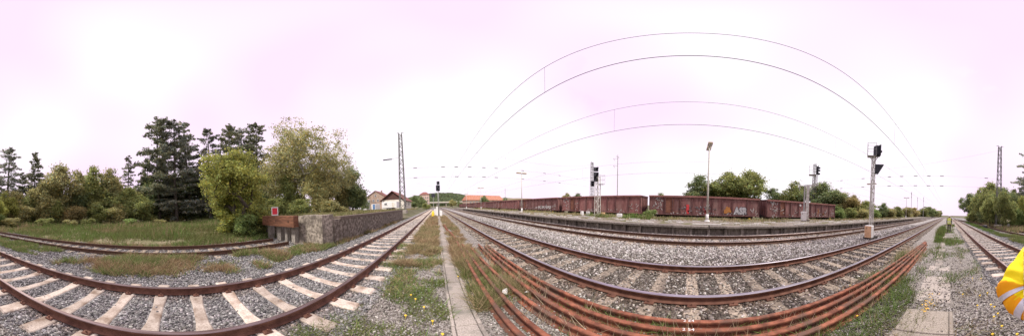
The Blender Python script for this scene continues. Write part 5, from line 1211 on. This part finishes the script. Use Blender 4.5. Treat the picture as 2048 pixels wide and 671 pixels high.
# little yellow flowers, each head a small disc
def flowers(name, spots):
    mb = MB()
    for x, y, z in spots:
        mb.tube((x, y, z - 0.09), (x, y, z), 0.003, 0.003, 4); mb.tube((x, y, z), (x + 0.004, y, z + 0.008), 0.02, 0.016, 8)
    return kind(mb.build(name, 'yellow'), 'stuff')
paint = bpy.data.objects['paint_mark']; paint['kind'] = 'stuff'
sp = [tuple(ground(px, py, 0.06)) for px, py in ((822, 589), (831, 597), (848, 613), (865, 641), (885, 667), (916, 552), (1005, 580), (1001, 590), (811, 630), (1989, 613), (1996, 626), (1975, 585), (1960, 590), (1955, 610), (2004, 651), (1992, 575), (553, 502), (1700, 570), (1698, 580), (1714, 631))]
flowers('yellow_flowers', sp + [(random.uniform(-1.0, -0.3), random.uniform(-5, -1.5), 0.05) for _ in range(10)])
for px, py, s, lab in ((1012, 584, 0.09, 'crumpled white paper scrap among the spare rails'), (1052, 583, 0.06, 'small white scrap beside the bundled spare rails')):
    p = ground(px, py, 0.05); mb = MB(); rr = random.Random(px)
    vs = [(p.x + rr.uniform(-s, s), p.y + rr.uniform(-s, s), 0.03 + rr.uniform(0, 0.07)) for _ in range(10)]
    bm = bmesh.new(); [bm.verts.new(v) for v in vs]; bmesh.ops.convex_hull(bm, input=bm.verts)
    me = bpy.data.meshes.new('paper_scrap'); bm.to_mesh(me); bm.free(); me.materials.append(MT['white']); tag(put('paper_scrap', me), lab, 'litter')

# ------------------------------------------------------------------ people
MT['hv_yellow'] = noisy('hi_vis_yellow', (0.86, 0.66, 0.0), (0.96, 0.78, 0.01), 9, 4, 0.75, 0, 0.3, 0.01)
MT['hv_orange'] = noisy('hi_vis_orange', (0.95, 0.36, 0.005), (1.0, 0.48, 0.01), 9, 4, 0.75, 0, 0.3, 0.01)
MT['hv_lime'] = noisy('vest_lime', (0.62, 0.72, 0.12), (0.78, 0.85, 0.22), 9, 4, 0.75, 0, 0.2, 0.01)
MT['silver'] = noisy('reflective_tape', (0.6, 0.6, 0.64), (0.74, 0.74, 0.78), 40, 3, 0.35, 0.2, 0.1, 0.002)
MT['trousers'] = noisy('trousers_dark', (0.045, 0.038, 0.034), (0.075, 0.062, 0.055), 12, 5, 0.9, 0, 0.3, 0.01)
MT['sleeve'] = noisy('shirt_dark', (0.05, 0.04, 0.038), (0.085, 0.07, 0.065), 12, 5, 0.9, 0, 0.3, 0.01)
MT['skin'] = noisy('skin', (0.42, 0.25, 0.18), (0.5, 0.31, 0.23), 20, 4, 0.6, 0, 0.1, 0.002)
MT['hair'] = noisy('hair', (0.05, 0.035, 0.025), (0.09, 0.065, 0.045), 40, 4, 0.7, 0, 0.3, 0.003)
def skinned(name, V, E, rads, mats, matfn, parent, root=0, sub=2):
    me = bpy.data.meshes.new(name); me.from_pydata(V, E, []); o = put(name, me, parent)
    sk = o.modifiers.new('skin', 'SKIN'); sk.use_smooth_shade = True; ss = o.modifiers.new('sub', 'SUBSURF'); ss.levels = sub; ss.render_levels = sub
    for i, r in enumerate(rads): me.skin_vertices[0].data[i].radius = (r, r) if not isinstance(r, tuple) else r
    for i in range(len(V)): me.skin_vertices[0].data[i].use_root = (i == root)
    dg = bpy.context.evaluated_depsgraph_get(); m2 = bpy.data.meshes.new_from_object(o.evaluated_get(dg))
    o.modifiers.clear(); o.data = m2; bpy.data.meshes.remove(me)
    m2.materials.clear()
    for m in mats: m2.materials.append(MT[m])
    for p in m2.polygons: p.material_index = matfn(p.center); p.use_smooth = True
    return o
pe = thing('person', 'person in a lime vest and dark trousers standing on the path behind', 'person', (-0.1, -16.6, -0.03), R(-4))
V = [(0, 0, 0.95), (0, 0, 1.12), (0, 0.01, 1.32), (0, 0, 1.46), (0, 0.015, 1.54), (0, 0.03, 1.63), (0, 0.03, 1.69)]
E = [(0, 1), (1, 2), (2, 3), (3, 4), (4, 5), (5, 6)]; Rr = [(0.155, 0.115), (0.14, 0.105), (0.165, 0.12), (0.1, 0.08), 0.055, (0.078, 0.098), (0.06, 0.075)]
for s in (-1, 1):
    b = len(V); V += [(s * 0.1, 0, 0.86), (s * 0.11, 0.02, 0.5), (s * 0.12, -0.01, 0.1), (s * 0.125, 0.02, 0.045), (s * 0.14, 0.17, 0.035)]
    E += [(0, b), (b, b + 1), (b + 1, b + 2), (b + 2, b + 3), (b + 3, b + 4)]; Rr += [0.1, 0.068, 0.048, 0.045, 0.04]
    b = len(V); V += [(s * 0.19, 0, 1.42), (s * 0.25, -0.01, 1.15), (s * 0.23, 0.09, 0.9), (s * 0.225, 0.12, 0.83)]
    E += [(3, b), (b, b + 1), (b + 1, b + 2), (b + 2, b + 3)]; Rr += [0.065, 0.05, 0.036, (0.022, 0.036)]
    for kf, (dx, dy, L) in enumerate(((0.0, 0.035, 0.075), (0.0, 0.012, 0.085), (0.0, -0.01, 0.08), (0.0, -0.03, 0.062))):
        f = len(V); V += [(s * 0.222, 0.12 + dy, 0.79), (s * 0.212, 0.135 + dy, 0.79 - L)]; E += [(b + 3, f), (f, f + 1)]; Rr += [0.01, 0.008]
    f = len(V); V += [(s * 0.2, 0.165, 0.815), (s * 0.192, 0.18, 0.77)]; E += [(b + 3, f), (f, f + 1)]; Rr += [0.011, 0.009]
def bodymat(c):
    if c.z > 1.5: return 0
    if abs(c.x) > 0.17 and c.z < 0.88: return 0
    if c.z < 0.08: return 3
    if c.z < 0.98 and abs(c.x) < 0.19: return 1
    return 2
skinned('body', V, E, Rr, ['skin', 'trousers', 'sleeve', 'bogie'], bodymat, pe)
def ring_shell(name, prof, m, parent, n=20, arms=None, cap=False):
    mb = MB(); P = []
    for (z, rx, ry, oy) in prof:
        for i in range(n):
            a = 2 * math.pi * i / n; P.append((rx * math.cos(a), oy + ry * math.sin(a), z))
    F = [(k * n + i, k * n + (i + 1) % n, (k + 1) * n + (i + 1) % n, (k + 1) * n + i) for k in range(len(prof) - 1) for i in range(n)]
    if cap: F.append(tuple(range((len(prof) - 1) * n, len(prof) * n)))
    mb.add(P, F); return mb.build(name, m, parent, True)
vs = ring_shell('vest', [(0.88, 0.2, 0.155, 0.0), (1.0, 0.192, 0.15, 0.0), (1.15, 0.185, 0.145, 0), (1.32, 0.205, 0.155, 0.01), (1.42, 0.2, 0.13, 0.01), (1.475, 0.13, 0.1, 0.01), (1.5, 0.07, 0.07, 0.02)], 'hv_lime', pe)
ring_shell('reflective_band', [(1.0, 0.198, 0.156, 0), (1.05, 0.196, 0.154, 0)], 'silver', vs); ring_shell('reflective_band', [(1.16, 0.192, 0.151, 0), (1.21, 0.196, 0.154, 0)], 'silver', vs)
ring_shell('helmet', [(1.665, 0.118, 0.145, 0.04), (1.67, 0.105, 0.128, 0.035), (1.715, 0.098, 0.12, 0.03), (1.75, 0.075, 0.095, 0.03), (1.768, 0.03, 0.04, 0.03)], 'white', pe, 18, None, True)
ring_shell('hair', [(1.58, 0.075, 0.075, -0.015), (1.63, 0.086, 0.1, 0.005), (1.668, 0.092, 0.112, 0.02)], 'hair', pe)
fc = MB(); fc.path([(0, 0.125, 1.645), (0, 0.147, 1.615), (0, 0.132, 1.605)], [0.008, 0.014, 0.01], 6); fc.build('nose', 'skin', pe, True)
for s in (-1, 1): MB().tube((s * 0.032, 0.118, 1.648), (s * 0.032, 0.127, 1.648), 0.011, 0.009, 8).build('eye', 'dark', pe); MB().path([(s * 0.076, 0.025, 1.65), (s * 0.087, 0.02, 1.635), (s * 0.078, 0.025, 1.605)], [0.008, 0.014, 0.007], 6).build('ear', 'skin', pe)
MB().box((0, 0.121, 1.578), (0.042, 0.012, 0.008)).build('mouth', 'hair', pe)
# bent arm in a hi-vis jacket at the right edge of the picture (only the arm was caught by the camera)
ap = thing('person', 'arm of a person in yellow and orange hi-vis jacket at the right picture edge', 'person', (0, 0, 0))
def arm_pt(px, py, d): return Vector((0, 0, CAMZ)) + ray(px, py) * d
AP = [(2112, 470, 0.74, 0.088), (2094, 497, 0.72, 0.088), (2072, 528, 0.70, 0.087), (2050, 558, 0.68, 0.085), (2041, 578, 0.67, 0.083), (2047, 595, 0.66, 0.076), (2060, 606, 0.65, 0.072), (2080, 616, 0.64, 0.068)]
def arm_mesh(name, lo, hi, grow_, mats, split=None, n=26, sub=9):
    pts = [arm_pt(a, b, c) for a, b, c, r in AP]; rad = [r for *_, r in AP]
    def cr(i, f, arr):
        p0, p1, p2, p3 = arr[max(i - 1, 0)], arr[i], arr[min(i + 1, len(arr) - 1)], arr[min(i + 2, len(arr) - 1)]
        return 0.5 * ((2 * p1) + (p2 - p0) * f + (2 * p0 - 5 * p1 + 4 * p2 - p3) * f * f + (3 * p1 - p0 - 3 * p2 + p3) * f ** 3)
    C = []; Q = []
    T = np.linspace(lo, hi, int((hi - lo) * sub) + 2)
    for tt in T:
        i = min(int(tt), len(pts) - 2); f = tt - i; C.append(cr(i, f, pts)); Q.append(cr(i, f, rad))
    bm = bmesh.new(); rings = []
    up = Vector((0, 0, 1))
    for k in range(len(C)):
        d = (C[min(k + 1, len(C) - 1)] - C[max(k - 1, 0)]).normalized(); s_ = d.cross(up).normalized(); u_ = s_.cross(d)
        ring = []
        for i in range(n):
            a = 2 * math.pi * i / n
            kk = math.exp(-((T[k] - 4.2) / 1.4) ** 2); wr = kk * (0.006 * math.sin(T[k] * 6.2 + 2.1 * math.sin(a + 0.7)) + 0.003 * math.sin(T[k] * 11 + 3 * a)) + 0.003 * math.sin(a * 2 + T[k])
            ring.append(bm.verts.new(C[k] + (s_ * math.cos(a) + u_ * math.sin(a)) * (Q[k] + wr + grow_)))
        rings.append(ring)
    for k in range(len(rings) - 1):
        for i in range(n): bm.faces.new((rings[k][i], rings[k][(i + 1) % n], rings[k + 1][(i + 1) % n], rings[k + 1][i]))
    if name == 'sleeve': bm.faces.new(rings[0][::-1]); bm.faces.new(rings[-1])
    # trimmed where the picture ends
    fwd = ray(2047.4, M0); upv = TILT @ Vector((0, 0, 1)); nrm = fwd.cross(upv)
    geom = bm.verts[:] + bm.edges[:] + bm.faces[:]
    res = bmesh.ops.bisect_plane(bm, geom=geom, plane_co=Vector((0, 0, CAMZ)), plane_no=nrm, clear_outer=True)
    ed = [e for e in res['geom_cut'] if isinstance(e, bmesh.types.BMEdge)]
    if name == 'sleeve' and ed: bmesh.ops.holes_fill(bm, edges=bm.edges[:], sides=200)
    me = bpy.data.meshes.new(name); bmesh.ops.recalc_face_normals(bm, faces=bm.faces[:]); bm.normal_update(); bm.to_mesh(me); bm.free()
    for m in mats: me.materials.append(MT[m])
    if split:
        for p in me.polygons: p.material_index = split(p)
    for p in me.polygons: p.use_smooth = True
    return put(name, me, ap)
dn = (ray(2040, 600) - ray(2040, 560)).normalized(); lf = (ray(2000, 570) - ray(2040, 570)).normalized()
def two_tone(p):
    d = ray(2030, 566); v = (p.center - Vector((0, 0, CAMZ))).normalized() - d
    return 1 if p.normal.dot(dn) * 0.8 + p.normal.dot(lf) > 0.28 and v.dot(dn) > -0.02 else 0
arm_mesh('sleeve', 0, 7, 0.0, ['hv_yellow', 'hv_orange'], two_tone)
arm_mesh('reflective_band', 4.4, 4.8, 0.004, ['silver']); arm_mesh('reflective_band', 5.85, 6.4, 0.004, ['silver'])
